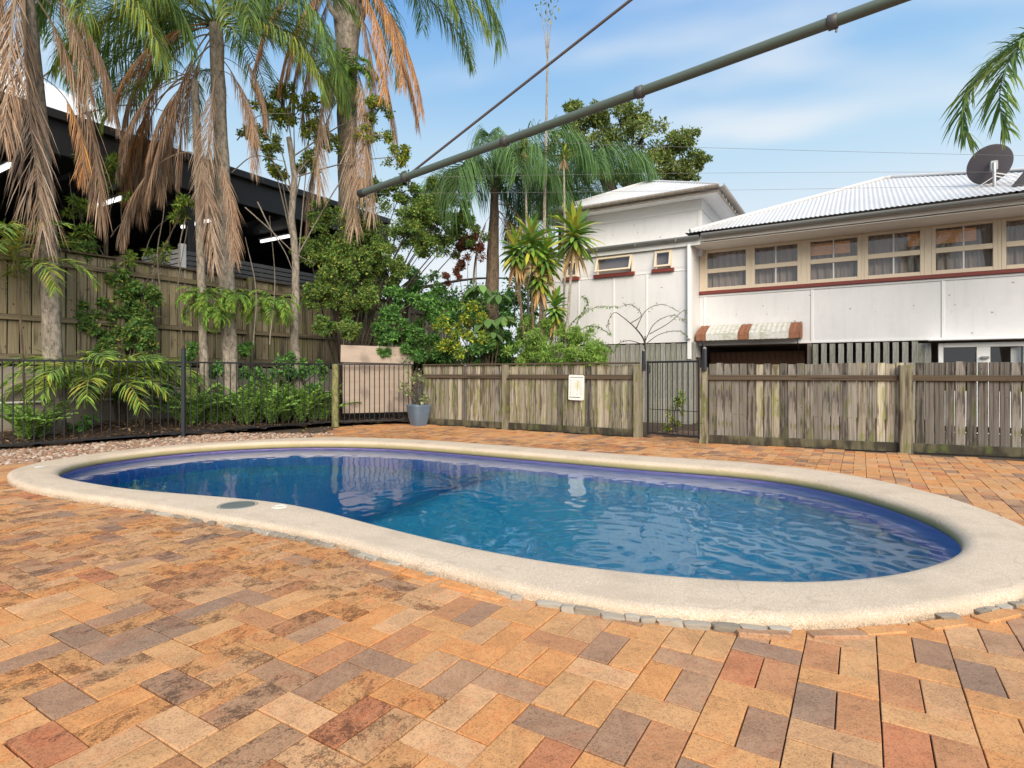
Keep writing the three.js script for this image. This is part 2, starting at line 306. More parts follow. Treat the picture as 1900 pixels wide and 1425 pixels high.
  for (const [x, off, len, dy, roll, t] of [[-.62, .050, .22, .012, .05, 0], [-.42, .052, .21, .014, .06, 2], [-.23, .05, .2, .015, .05, 2], [-.06, .05, .16, .012, .05, 0], [1.02, .055, .2, .02, -.10, 9], [1.24, .06, .22, .016, -.08, 9], [1.47, .045, .17, .014, .06, 0], [1.75, .05, .18, .014, .05, 10], [2.0, .06, .22, .016, .06, 0], [2.3, .05, .2, .014, .05, 1]]) {
    const i = idx(x), n = outward[i], p = rimLine[i].clone().addScaledVector(n, off); const tg = V(n.z, 0, -n.x);
    const m = part('cut_paver', box(len, .05, .062, .004, [x * .7 + 3, x * .3 + 2]), mats[t][0], paving);
    const l = p.clone().applyAxisAngle(V(0, 1, 0), -TURN); m.position.set(l.x, dy - .029, l.z); m.rotation.set(0, Math.atan2(-tg.z, tg.x) - TURN, 0); m.rotateX(roll); m.rotateZ((hash(Math.round(x * 100), 3, 3) - .5) * .05);
  }
}

// ================= the pool =================
const pool = thing('swimming_pool', 'kidney-shaped swimming pool with broad pale pebble coping and blue-violet shell', 'pool');
{
  // coping: swept section, exposed aggregate with dirty speckles along the nose
  const prof = [[1, 0, -.05, .0], [1, 0, .02, .07], [1, -.006, .038, .09], [1, -.02, .052, .11], [1, -.05, .06, .145], [.5, 0, .064, .34], [0, .085, .062, .46], [0, .05, .058, .495], [0, .022, .044, .53], [0, .006, .024, .555], [0, 0, .002, .58], [0, .004, -.018, .60], [0, .018, -.034, .625], [0, .05, -.04, .66], [0, .11, -.041, .72]];
  const P = [], T = [], I = [], m = prof.length; let run = 0;
  for (let i = 0; i <= LN; i++) {
    const k = i % LN; if (i) run += rimLine[k].distanceTo(rimLine[(i - 1) % LN]);
    prof.forEach((q, j) => {
      const o = wide[k] * q[0] + q[1], p = nose[k], n = outward[k];
      const wob = j < 5 ? (noise3(run * 2.2, j * .3, 3) - .5) * .016 : (noise3(run * 1.6, 5, 8) - .5) * .004;
      P.push(p.x + n.x * (o + wob), q[2], p.z + n.z * (o + wob)); T.push(run / 1.5, q[3] / .75);
    });
  }
  for (let i = 0; i < LN; i++) for (let j = 0; j < m - 1; j++) { const a = i * m + j, b = a + m; I.push(a, b, a + 1, b, b + 1, a + 1); }
  const g = new THREE.BufferGeometry(); g.setAttribute('position', new THREE.Float32BufferAttribute(P, 3)); g.setAttribute('uv', new THREE.Float32BufferAttribute(T, 2)); g.setIndex(I); g.computeVertexNormals();
  const copeTex = tex(1024, 512, (x, y, i, j) => {
    const s = fbm(i * .45, j * .45, 2, 2), s2 = hash(Math.floor(i / 2), Math.floor(j / 2), 7), p = fbm(x * 9, y * 5, 5, 3), h = s2 * .6 + s * .4;
    let c = [.63, .50, .375];
    c = mix3(c, [.80, .72, .60], smooth(.55, .8, h)); c = mix3(c, [.56, .42, .25], smooth(.40, .2, h) * .95); c = mix3(c, [.30, .24, .17], s2 > .95 ? .8 : 0);
    const k = .94 + .13 * (p - .5); c = c.map(v => v * k); c = mix3(c, [.46, .37, .27], smooth(.55, .78, fbm(x * 5, y * 7, 15, 4)) * .4); c = mix3(c, [.25, .2, .15], smooth(.012, .004, Math.abs(fbm(x * 4, y * 3, 22, 3) - .5)) * smooth(.5, .62, fbm(x * 3, y * 2, 9, 2)) * .22);
    const yy = y * .75, nose = smooth(.525, .572, yy), edge = smooth(.115, .03, yy); // matter: algae and mould specks on the nose and on the outer rim
    const sp = fbm(i * .3, j * .3, 11, 2) * .6 + fbm(x * 14, y * 6, 12, 3) * .4 + (hash(i, j, 5) - .5) * .22;
    c = mix3(c, [.36, .30, .13], nose * smooth(.64 - .42 * nose, .74 - .38 * nose, sp) * .85);
    c = mix3(c, [.17, .13, .08], edge * smooth(.58 - .2 * edge, .68 - .12 * edge, sp) * .85);
    return c;
  });
  const copeBump = tex(512, 256, (x, y, i, j) => { const v = fbm(i * .5, j * .5, 2, 2) * .6 + hash(i, j, 7) * .4; return [v, v, v]; }, false);
  part('coping', g, std({ map: copeTex, bumpMap: tileMap(copeBump, 2, 2), bumpScale: .0022, roughness: .88 }), pool);
  // shell: wall, rounded foot, floor with a deep end
  const wall = ring(.05), mid = wall.reduce((a, p) => a.add(p), V(0, 0, 0)).multiplyScalar(1 / LN), q = [], QI = [], QT = [];
  const depth = (p) => { const v = CU * p.x + SU * p.z; return lerp(lerp(.98, 1.12, smooth(.4, -3.2, v)), 1.95, smooth(-3.75, -4.7, v)); };
  const rows = [[1, -.035], [1, -.1], [1, -.2], [1, -.4], [1, -.7], [1, .75], [.985, .86], [.95, .95], [.9, .99], [.8, 1], [.7, 1], [.6, 1], [.5, 1], [.4, 1], [.3, 1], [.2, 1], [.1, 1], [0, 1]];
  rows.forEach((r, j) => { for (let i = 0; i <= LN; i++) { const w = wall[i % LN], p = mid.clone().lerp(w, r[0]), d = depth(p); q.push(p.x, r[1] < 0 ? Math.max(r[1], -.75 * d) : -r[1] * d, p.z); QT.push(i / LN * 20, j); } });
  for (let j = 0; j < rows.length - 1; j++) for (let i = 0; i < LN; i++) { const a = j * (LN + 1) + i, b = a + LN + 1; QI.push(a, b, a + 1, b, b + 1, a + 1); }
  const sg = (lo, hi) => { const g = new THREE.BufferGeometry(); g.setAttribute('position', new THREE.Float32BufferAttribute(q, 3)); g.setAttribute('uv', new THREE.Float32BufferAttribute(QT, 2)); g.setIndex(QI.slice(lo * LN * 6, hi * LN * 6)); g.computeVertexNormals(); return g; };
  part('shell_wall', sg(0, 5), plain(.58, .41, .84, .5), pool, 'violet pool wall'); part('shell_floor', sg(5, rows.length - 1), plain(.36, .52, .62, .5), pool, 'blue pool floor');
  // lids set in the coping
  const lid = (px, py, r, mat, name, label) => { const p = onGround(px, py, .064); const t = sub(name, pool, V(p.x, .0605, p.z)); t.userData.label = label; return t; };
  const s1 = lid(441, 937, .12, null, 'skimmer_lid', 'grey-green round skimmer lid'), lp = plain(.13, .15, .14, .55);
  const lathe = (pts) => new THREE.LatheGeometry(pts.map(a => new THREE.Vector2(a[0], a[1])), 40);
  part('cover', lathe([[0, .006], [.10, .007], [.118, .005], [.122, -.01]]), lp, s1); part('lip', lathe([[.126, -.01], [.127, .006], [.134, .007], [.140, .001], [.141, -.01]]), plain(.3, .28, .24, .7), s1);
  const s2 = lid(519, 940, .05, null, 'fitting_ring', 'small white plastic fitting'); part('lip', lathe([[.034, -.01], [.035, .006], [.045, .008], [.055, .004], [.056, -.01]]), plain(.72, .66, .58, .5), s2); part('plug', lathe([[0, .001], [.033, .001], [.034, -.01]]), plain(.52, .42, .33, .8), s2);
  const s3 = lid(73, 866, .04, null, 'fitting_ring', 'small white plastic cap'); part('cap', lathe([[0, .005], [.04, .005], [.046, -.01]]), plain(.78, .76, .72, .5), s3);
  // broken mortar and stones under the near edge
  const rnd = rngOf(5), stoneMat = [plain(.27, .235, .185, .95), plain(.33, .29, .235, .95), plain(.22, .19, .15, .95), plain(.38, .345, .29, .95)];
  const stoneGeo = [0, 1, 2, 3, 4, 5].map(k => { const b = new THREE.IcosahedronGeometry(1, 2), a = b.attributes.position; for (let i = 0; i < a.count; i++) { const p = V(a.getX(i), a.getY(i), a.getZ(i)); const f = x => Math.sign(x) * Math.pow(Math.abs(x), .38); const n = .80 + .36 * noise3(p.x * 2.1 + k * 9, p.y * 2.1, p.z * 2.1); a.setXYZ(i, f(p.x) * n, f(p.y) * n, f(p.z) * n); } b.computeVertexNormals(); return b; });
  const runs = [[-2.75, -.62, .75], [-.62, .08, .25], [.08, 1.0, .97], [1.0, 2.35, .6]];
  const seg = rimLine.map((p, i) => p.distanceTo(rimLine[(i + 1) % LN])); let i = 0, f = 0;
  const walk = d => { f += d; while (i < LN && f > seg[i]) { f -= seg[i]; i++; } };
  while (i < LN) {
    const k = f / seg[i], p = rimLine[i].clone().lerp(rimLine[(i + 1) % LN], k), n = outward[i].clone().lerp(outward[(i + 1) % LN], k).normalize();
    const r = n.z > .2 && runs.find(r => p.x >= r[0] && p.x < r[1]); if (!r) { walk(.05); continue; }
    if (rnd() > r[2]) { walk(.07 + rnd() * .06); continue; }
    const big = p.x > .1 && p.x < 1.0 ? 1.3 : 1, w = (.045 + rnd() * .065) * big, st = part('stone', stoneGeo[Math.floor(rnd() * 6)], stoneMat[Math.floor(rnd() * 4)], pool);
    walk(w / 2); const o = p.clone().addScaledVector(n, .004 + rnd() * .012); o.x += n.z * w / 2; o.z -= n.x * w / 2;
    st.scale.set(w / 2 * 1.04, .013 + rnd() * .006, .02 + rnd() * .012); st.position.set(o.x, .002 + rnd() * .007, o.z); st.rotation.set((rnd() - .5) * .25, Math.atan2(n.x, n.z) + (rnd() - .5) * .2, (rnd() - .5) * .2); walk(w / 2 + rnd() * .008);
  }
}
// water: a closed body, its surface stirred into small ripples
{
  const edge = ring(.075), C = .022, x0 = -5.1, x1 = 3.2, d0 = 2.5, d1 = 8.4, nx = Math.ceil((x1 - x0) / C), nz = Math.ceil((d1 - d0) / C), LEVEL = -.052, LOW = -2.3;
  const cell = new Uint8Array(nx * nz);
  for (let j = 0; j < nz; j++) for (let i = 0; i < nx; i++) if (inside(edge, x0 + (i + .5) * C, -(d0 + (j + .5) * C))) cell[j * nx + i] = 1;
  const waves = [], rnd = rngOf(77); for (let k = 0; k < 26; k++) { const l = .11 * Math.pow(2.0, rnd() * 2.3), a = rnd() * 6.283; waves.push([Math.cos(a) * 6.283 / l, Math.sin(a) * 6.283 / l, rnd() * 6.283, .0042 * l * (.5 + rnd())]); }
  const height = (x, d) => {
    let h = 0; for (const w of waves) h += w[3] * Math.sin(w[0] * x + w[1] * d + w[2] + 1.5 * noise3(x * .9, d * .9, w[2]));
    const stir = smooth(-1.4, 1.6, x) * smooth(6.4, 3.4, d), jet = Math.exp(-((x - .05) ** 2 + (d - 4.0) ** 2) / .09);
    const rr = Math.hypot(x - .55, (d - 3.5) * 1.1); h *= .15 + .3 * stir;
    h += stir * .0011 * Math.sin(rr * 42 + 2 * noise3(x * 2, d * 2, 4)) * Math.exp(-rr * .5);
    return h + (stir * .0018 + jet * .003) * (fbm(x * 15, d * 15, 3, 3) - .5);
  };
  const P = [], I = [], top = new Map(), low = new Map();
  const vt = (i, j) => { const k = j * (nx + 1) + i; if (!top.has(k)) { const x = x0 + i * C, d = d0 + j * C; top.set(k, P.length / 3); P.push(x, LEVEL + height(x, d), -d); } return top.get(k); };
  const vl = (i, j) => { const k = j * (nx + 1) + i; if (!low.has(k)) { low.set(k, P.length / 3); P.push(x0 + i * C, LOW, -(d0 + j * C)); } return low.get(k); };
  const has = (i, j) => i >= 0 && j >= 0 && i < nx && j < nz && cell[j * nx + i];
  for (let j = 0; j < nz; j++) for (let i = 0; i < nx; i++) if (has(i, j)) {
    const a = vt(i, j), b = vt(i + 1, j), c = vt(i + 1, j + 1), d = vt(i, j + 1); I.push(a, b, c, a, c, d);
    const e = vl(i, j), f = vl(i + 1, j), g = vl(i + 1, j + 1), h = vl(i, j + 1); I.push(e, g, f, e, h, g);
    if (!has(i, j - 1)) I.push(a, e, f, a, f, b); if (!has(i + 1, j)) I.push(b, f, g, b, g, c); if (!has(i, j + 1)) I.push(c, g, h, c, h, d); if (!has(i - 1, j)) I.push(d, h, e, d, e, a);
  }
  const g = new THREE.BufferGeometry(); g.setAttribute('position', new THREE.Float32BufferAttribute(P, 3)); g.setIndex(I);
  g.setAttribute('uv', new THREE.Float32BufferAttribute(new Float32Array(P.length / 3 * 2), 2)); g.computeVertexNormals();
  structure('pool_water', g, new THREE.MeshPhysicalMaterial({ color: 0xffffff, roughness: .03, transmission: 1, thickness: 1.5, ior: 1.333, attenuationColor: lin(.26, .745, .88), attenuationDistance: 1.3 }));
}

// ================= the white house =================
const M = {
  white: std({ color: lin(.78, .78, .785), map: stuccoTex, roughness: .6 }), whiteTrim: plain(.80, .80, .79, .5), cream: plain(.74, .63, .48, .5), sillRed: plain(.20, .038, .028, .5),
  gutter: plain(.26, .275, .27, .45, { metalness: .3 }), oldGutter: std({ color: lin(.52, .48, .44), map: tileMap(dirtTex, 1.3, 5), roughness: .8 }),
  iron: std({ color: lin(.60, .605, .61), map: stuccoTex, roughness: .6 }), glass: new THREE.MeshPhysicalMaterial({ color: 0xffffff, roughness: .02, transmission: 1, thickness: 0, ior: 1.5 }),
  flyscreen: std({ color: lin(.16, .14, .13), roughness: .9 }), curtain: std({ color: lin(.30, .25, .22), roughness: .95, side: THREE.DoubleSide }), glowOrange: plain(.92, .48, .2, .7), dark: plain(.17, .14, .12, .9), bar: plain(.78, .78, .78, .5),
  brownBoard: std({ color: lin(.24, .13, .085), map: tileMap(dirtTex, 3, .7), roughness: .9 }), greenBoard: [0, 1, 2].map(k => std({ color: lin(.36 + k * .04, .38 + k * .035, .34 + k * .05), map: tileMap(dirtTex, 2.3 + k, .35), roughness: .95 })), soffit: plain(.74, .70, .64, .7),
};
const UL = 11.74, UR = 12.44, UG = 11.6, VC = atU(1282, 0, UL).v;
const house = thing('house', 'white timber house with cream casement windows, red sills and silver iron roofs', 'house', uv(UR, 0, VC), TURN);
const hl = (u, y, v) => V(v - VC, y, -(u - UR));                   // house coordinates
function slab(name, v0, v1, y0, y1, u0, u1, mat, parent = house, c = .004, label) {   // a box from v0 to v1, y0 to y1, u0 to u1
  const m = part(name, box(Math.abs(v1 - v0), Math.abs(y1 - y0), Math.abs(u1 - u0), c), mat, parent, label);
  const p = hl((u0 + u1) / 2, (y0 + y1) / 2, (v0 + v1) / 2); m.position.copy(parent === house ? p : p.sub(parent.position)); return m;
}
// a corrugated iron slope: straight sheets from the eave up to a crown line y = f(v)
function corrugated(v0, v1, uEave, yEave, tan, topU, wave = .076, amp = .007) {
  const P = [], T = [], I = [], n = Math.ceil((v1 - v0) / wave * 6);
  for (let i = 0; i <= n; i++) { const v = lerp(v0, v1, i / n), w = amp * Math.cos(v / wave * 2 * Math.PI), ut = Math.max(uEave + .002, topU(v)); for (const u of [uEave, ut]) { P.push(v - VC, yEave + (u - uEave) * tan + w, -(u - UR)); T.push(v, u); } }
  for (let i = 0; i < n; i++) { const a = i * 2; I.push(a, a + 2, a + 1, a + 2, a + 3, a + 1); }
  const g = new THREE.BufferGeometry(); g.setAttribute('position', new THREE.Float32BufferAttribute(P, 3)); g.setAttribute('uv', new THREE.Float32BufferAttribute(T, 2)); g.setIndex(I); g.computeVertexNormals(); return g;
}
const face = (pts) => { const P = [], T = []; for (let i = 1; i < pts.length - 1; i++) for (const p of [pts[0], pts[i], pts[i + 1]]) { P.push(p.x, p.y, p.z); T.push(p.x, p.y); } const g = new THREE.BufferGeometry(); g.setAttribute('position', new THREE.Float32BufferAttribute(P, 3)); g.setAttribute('uv', new THREE.Float32BufferAttribute(T, 2)); g.computeVertexNormals(); return g; };
{
  const yG = 3.79, VL = -6.2, VR = 5.2, yB = 1.62, yBL = 1.66;
  // --- left wing: sheeted wall with cover strips, three small windows
  const cut = [[1050, 1072], [1107, 1174], [1215, 1247]].map(([a, b]) => [atU(a, 0, UL).v, atU(b, 0, UL).v]);
  const ySill = [3.2];
  slab('wall', VL, VC, yBL, Math.min(...ySill) - .0, UL, UL + .1, M.white, house, .003);
  slab('wall', VL, VC, 3.60, 3.78, UL, UL + .1, M.white, house, .003);
  const lo = Math.min(...ySill), yTop = 3.60;
  let v = VL; for (const c of [...cut, [VC, VC]]) { if (c[0] - v > .02) slab('wall', v, c[0], lo + .002, yTop - .002, UL, UL + .1, M.white, house, .002); v = c[1]; }
  for (const px of [1074, 1139, 1200]) { const s = atU(px, 0, UL).v; slab('cover_strip', s - .02, s + .02, yBL, lo - .06, UL - .009, UL - .001, M.whiteTrim); }
  slab('cover_strip', VL, VC - .04, 3.12, 3.15, UL - .009, UL - .001, M.whiteTrim).visible = true;
  slab('corner_board', VC - .07, VC + .012, yBL - .35, 3.70, UL - .016, UL - .002, M.whiteTrim);
  slab('wall', VC - .1, VC + .004, yBL - .3, 3.72, UL + .102, UR + .1, M.white, house, .003);               // the return
  const dp = part('downpipe', rod(hl(UL - .06, 1.72, VC - .03), hl(UL - .06, 3.62, VC - .03), .04, 12), M.whiteTrim, house);
  cut.forEach((c, i) => {
    const w = sub('window', house, hl(UL, lo, c[0])), W = c[1] - c[0], Hh = yTop - lo;
    const bx = (n, x0, x1, y0, y1, z0, z1, m) => { const q = part(n, box(x1 - x0, y1 - y0, z1 - z0, .003), m, w); q.position.set((x0 + x1) / 2, (y0 + y1) / 2, (z0 + z1) / 2); return q; };
    bx('frame', 0, .03, 0, Hh, -.08, .012, M.cream); bx('frame', W - .03, W, 0, Hh, -.08, .012, M.cream); bx('frame', .031, W - .031, Hh - .03, Hh, -.08, .012, M.cream);
    bx('sill', -.05, W + .05, -.075, -.004, -.05, .07, M.sillRed);
    bx('backing', .031, W - .031, 0, Hh - .031, -.075, -.06, M.flyscreen);
    const sash = new THREE.Group(); sash.name = 'sash'; sash.position.set(0, Hh - .035, .02); const open = [.0, .38, .25][i]; sash.rotation.x = -open; w.add(sash);
    const sh = Hh - .05, f = .04, px = (a, b, e, d, m) => { const gq = box(b - a, d - e, .03, .003).clone(); gq.translate((a + b) / 2, (e + d) / 2, 0); return gq; };
    const fr = mergeGeometries([px(.01, f + .01, -sh, 0), px(W - f - .01, W - .01, -sh, 0), px(f + .012, W - f - .012, -f, -.001), px(f + .012, W - f - .012, -sh + .001, -sh + f)]);
    const fm = part('sash', fr, M.cream, w); fm.position.copy(sash.position); fm.rotation.copy(sash.rotation);
    const gm = part('pane', box(W - 2 * f - .02, sh - 2 * f, .004, .0005).clone().translate(W / 2, -sh / 2, 0), M.glass, w); gm.position.copy(sash.position); gm.rotation.copy(sash.rotation);
    w.remove(sash);
  });
  // --- wall with the row of casements
  const yS = atU(1304, 541, UR).y, yW = 3.62;
  slab('wall', VC + .006, VR, yB, yS - .07, UR, UR + .1, M.white, house, .003);
  slab('head_board', VC + .006, VR, yW, 3.83, UR - .01, UR + .1, M.cream, house, .003);
  slab('sill', VC + .006, VR, yS - .07, yS - .002, UR - .06, UR + .1, M.sillRed, house, .006);
  slab('trim', VC + .006, VR, yS - .115, yS - .073, UR - .02, UR - .002, M.whiteTrim);
  slab('trim', VC + .006, VR, yB - .012, yB + .03, UR - .02, UR - .002, M.whiteTrim);
  for (const px of [1308, 1507, 1750]) { const s = atU(px, 0, UR).v; slab('cover_strip', s - .025, s + .025, yB + .032, yS - .117, UR - .014, UR - .002, M.whiteTrim); }
  const wins = [[1307, 1390, 0, 0], [1394.5, 1486, 1, 0], [1497, 1598, 1, 1], [1603.5, 1715, 1, 2], [1728, 1851, 1, 3], [1858, 1985, 1, 4], [1992, 2130, 1, 0]].map(a => [atU(a[0], 0, UR).v, atU(a[1], 0, UR).v, a[2], a[3]]);
  wins.forEach(([a, b, bars, look], i) => {
    const prev = i ? wins[i - 1][1] : VC + .006; if (a - prev > .008) slab('mullion', prev + .001, a - .001, yS, yW - .001, UR - .012, UR + .1, M.cream);
    const w = sub('window', house, hl(UR, yS, a)), W = b - a, H = yW - yS - .002, f = .062;
    const bx = (n, x0, x1, y0, y1, z0, z1, m) => { const q = part(n, box(x1 - x0, y1 - y0, z1 - z0, .004), m, w); q.position.set((x0 + x1) / 2, (y0 + y1) / 2, (z0 + z1) / 2); return q; };
    const midY = H * .49, z0 = -.045, z1 = .014;
    bx('stile', 0, f, .001, H, z0, z1, M.cream); bx('stile', W - f, W, .001, H, z0, z1, M.cream);
    bx('rail', f + .001, W - f - .001, .001, f * 1.15, z0, z1 - .002, M.cream); bx('rail', f + .001, W - f - .001, midY - .045, midY + .045, z0, z1 - .002, M.cream); bx('rail', f + .001, W - f - .001, H - f * .8, H, z0, z1 - .002, M.cream);
    for (const [p0, p1] of [[f * 1.15, midY - .045], [midY + .045, H - f * .8]]) {
      if (bars) { const c = W * .5; bx('glazing_bar', c - .012, c + .012, p0, p1, -.035, -.004, M.bar); bx('pane', f, c - .012, p0, p1, -.022, -.018, M.glass); bx('pane', c + .012, W - f, p0, p1, -.022, -.018, M.glass); }
      else bx('pane', f, W - f, p0, p1, -.022, -.018, M.glass);
    }
    // inside: a sheer brown curtain in folds, added slats in some, their orange imitating warm room glow
    const P = [], I = [], n = 60; for (let k = 0; k <= n; k++) { const x = lerp(.01, W - .01, k / n), z = -.17 + .018 * Math.sin(x * 46 + i * 2) + .012 * Math.sin(x * 97 + i); P.push(x, .02, z, x, H - .02, z); if (k < n) { const o = k * 2; I.push(o, o + 2, o + 1, o + 2, o + 3, o + 1); } }
    const cg = new THREE.BufferGeometry(); cg.setAttribute('position', new THREE.Float32BufferAttribute(P, 3)); cg.setAttribute('uv', new THREE.Float32BufferAttribute(new Float32Array(P.length / 3 * 2), 2)); cg.setIndex(I); cg.computeVertexNormals(); part('curtain', cg, M.curtain, w);
    const span = [null, [.05, .80], [.74, .97], [.06, .70], [.5, .95]][look];
    if (span) for (let k = 0; k < 9; k++) { const q = part('glow_slat', box(W * (span[1] - span[0]), .021, .006, .002), M.glowOrange, w); q.position.set(W * (span[0] + span[1]) / 2, H - .09 - k * .0255, -.085); q.rotation.x = .5; }
  });
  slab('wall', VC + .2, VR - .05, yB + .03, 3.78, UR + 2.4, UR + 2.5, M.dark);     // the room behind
  // --- eave, soffit and gutters
  const gutterGeo = (len, r) => { const s = [], n = 10; for (let k = 0; k <= n; k++) { const a = Math.PI + k / n * Math.PI * .95; s.push([Math.cos(a) * r, Math.sin(a) * r]); } for (let k = n; k >= 0; k--) { const a = Math.PI + k / n * Math.PI * .95; s.push([Math.cos(a) * (r - .006), Math.sin(a) * (r - .006)]); } const sh = new THREE.Shape(s.map(p => new THREE.Vector2(p[0], p[1]))); const g = new THREE.ExtrudeGeometry(sh, { depth: len, bevelEnabled: false }); g.rotateY(Math.PI / 2); return g; };
  const gl = part('gutter', gutterGeo(VC + .2 - VL, .065), M.gutter, house); gl.position.copy(hl(UG, yG - .02, VL));
  const gr = part('gutter', gutterGeo(VR - VC - .24, .066), M.gutter, house); gr.position.copy(hl(UG - .01, yG, VC + .24));
  slab('fascia', VL, VC + .2, 3.60, 3.74, UG + .075, UG + .09, M.whiteTrim); slab('fascia', VC + .2, VR, 3.66, 3.80, UG + .075, UG + .095, M.soffit);
  slab('soffit', VC + .02, VR, 3.63, 3.645, UG + .1, UR - .012, M.soffit);
  for (const px of [1110, 1180, 1255]) { const s = atU(px, 0, UG).v; slab('gutter_bracket', s - .012, s + .012, 3.69, 3.775, UG - .068, UG - .066, M.gutter); }
  part('roof', face([hl(UG + .02, 3.79, VL), hl(UG + .02, 3.79, VC + .2), hl(12.25, 3.90, VC + .2), hl(12.25, 3.90, VL)]), M.iron, house);
  // --- upper storey with its pyramid roof
  const E0 = 11.75, vE = -2.42, run = 2.05, yE = 4.72, ap = [E0 + run, yE + 1.0, vE - run], vW = vE - 2 * run, uB = E0 + 2 * run, wv = -2.84, wu = 12.2;
  slab('upper_wall', vW + .42, wv, 3.5, 4.66, wu, wu + .1, M.white, house, .003); slab('upper_wall', wv - .1, wv, 3.5, 4.66, wu + .102, uB - .4, M.white, house, .003); slab('upper_wall', vW + .42, vW + .52, 3.5, 4.66, wu + .102, uB - .4, M.white, house, .003);
  slab('frieze', vW + .42, wv + .03, 4.45, 4.66, wu - .03, wu - .002, M.whiteTrim); slab('frieze', wv + .002, wv + .03, 4.45, 4.66, wu, uB - .4, M.whiteTrim);
  slab('corner_board', wv - .06, wv + .014, 3.7, 4.448, wu - .014, wu - .002, M.whiteTrim);
  slab('soffit', vW + .03, vE - .03, 4.665, 4.68, E0 + .03, uB - .03, M.whiteTrim);
  slab('fascia', vW, vE - .001, 4.62, 4.74, E0 - .02, E0, M.oldGutter); slab('fascia', vE, vE + .02, 4.62, 4.74, E0 - .02, uB, M.oldGutter);
  const og = part('gutter', gutterGeo(vE - vW + .1, .06), M.oldGutter, house); og.position.copy(hl(E0 - .085, 4.745, vW - .05));
  const og2 = part('gutter', gutterGeo(uB - E0 + .15, .06), M.oldGutter, house); og2.rotation.y = Math.PI / 2; og2.position.copy(hl(E0 - .1, 4.745, vE + .085));
  for (let k = 0; k < 12; k++) slab('rafter_end', vE + .021, vE + .05, 4.60, 4.66, E0 + .3 + k * .33, E0 + .35 + k * .33, M.oldGutter);
  const tanP = 1.0 / run;
  part('roof', corrugated(vW - .04, vE + .04, E0 - .05, yE + .04, tanP, v => Math.min(E0 + (v - vW), E0 + (vE - v))), M.iron, house);
  part('roof', face([hl(E0, yE + .045, vE), hl(uB, yE + .045, vE), hl(ap[0], ap[1] + .045, ap[2])]), M.iron, house); part('roof', face([hl(uB, yE + .045, vW), hl(E0, yE + .045, vW), hl(ap[0], ap[1] + .045, ap[2])]), M.iron, house); part('roof', face([hl(uB, yE + .045, vE), hl(uB, yE + .045, vW), hl(ap[0], ap[1] + .045, ap[2])]), M.iron, house);
  for (const c of [hl(E0, yE + .05, vE), hl(E0, yE + .05, vW)]) part('ridge_cap', rod(c, hl(ap[0], ap[1] + .06, ap[2]), .04, 8), M.iron, house);
  // --- long low roof over the casements
  const RE = 11.52, ry = 3.83, tan = .425, A = [15.0, .42], B = [15.0, .58];
  part('roof', corrugated(-3.0, 4.9, RE, ry, tan, v => v < A[1] ? RE + (v + 3.02) : v < B[1] ? A[0] : A[0] - (v - B[1]) * .93), M.iron, house);
  const yA = ry + (A[0] - RE) * tan;
  part('ridge_cap', rod(hl(RE + .1, ry + .06, -2.92), hl(A[0], yA + .02, A[1]), .045, 8), M.iron, house); part('ridge_cap', rod(hl(A[0], yA + .02, A[1]), hl(B[0], yA + .02, B[1]), .045, 8), M.iron, house); part('ridge_cap', rod(hl(B[0], yA + .02, B[1]), hl(RE + .2, ry + .06, 4.75), .045, 8), M.iron, house);
  part('roof', face([hl(A[0], yA, A[1]), hl(B[0], yA, B[1]), hl(18.4, ry, 4.8), hl(18.4, ry, -3)]), M.iron, house); part('roof', face([hl(RE, ry, -3.0), hl(A[0], yA, A[1]), hl(18.4, ry, -3)]), M.iron, house); part('roof', face([hl(RE, ry, 4.9), hl(B[0], yA, B[1]), hl(18.4, ry, 4.8)]), M.iron, house);
  // --- under the house: paling skirts, a shadowy store with brown doors, a white laundry
  const rnd = rngOf(21);
  const skirt = (v0, v1, u, y0, y1, w, gap) => { for (let v = v0; v < v1; v += w + gap) { const q = part('paling', box(w, y1 - y0 + (Math.floor(rnd() * 3) - 1) * .012, .018, .003), M.greenBoard[Math.floor(rnd() * 3)], house); q.position.copy(hl(u + (rnd() - .5) * .008, (y0 + y1) / 2, v + w / 2)); } };
  skirt(VL, VC - .06, UL + .02, -.05, 1.64, .098, .012);
  for (const y of [.35, 1.3]) slab('rail', VL, VC, y - .04, y + .04, UL + .035, UL + .08, M.greenBoard[0]);
  slab('stump', VC - .06, VC + .06, 0, 1.66, UL + .06, UL + .18, M.greenBoard[1]); 
  const g0 = atU(1508, 0, 12.36).v, g1 = atU(1700, 0, 12.36).v; skirt(g0, g1, 12.36, .2, 1.585, .092, .05); skirt(g1 + .01, atU(1738, 0, 12.36).v - .12, 12.38, .2, 1.56, .1, .006);
  slab('rail', g0, g1 + .4, .92, 1.0, 12.40, 12.44, M.greenBoard[0]);
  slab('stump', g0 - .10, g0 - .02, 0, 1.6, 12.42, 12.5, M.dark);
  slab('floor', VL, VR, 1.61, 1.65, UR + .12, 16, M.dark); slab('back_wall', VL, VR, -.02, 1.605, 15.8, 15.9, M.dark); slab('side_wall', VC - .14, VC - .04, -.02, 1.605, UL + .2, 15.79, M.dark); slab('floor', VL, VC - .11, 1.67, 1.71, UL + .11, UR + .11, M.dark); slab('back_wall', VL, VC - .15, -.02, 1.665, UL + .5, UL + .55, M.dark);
  for (let k = 0, v = VC + .1; k < 17; k++, v += .112) { const q = part('door_board', box(.108, 1.42, .022, .003), M.brownBoard, house); q.position.copy(hl(13.3 + (rnd() - .5) * .01, .78, v)); }
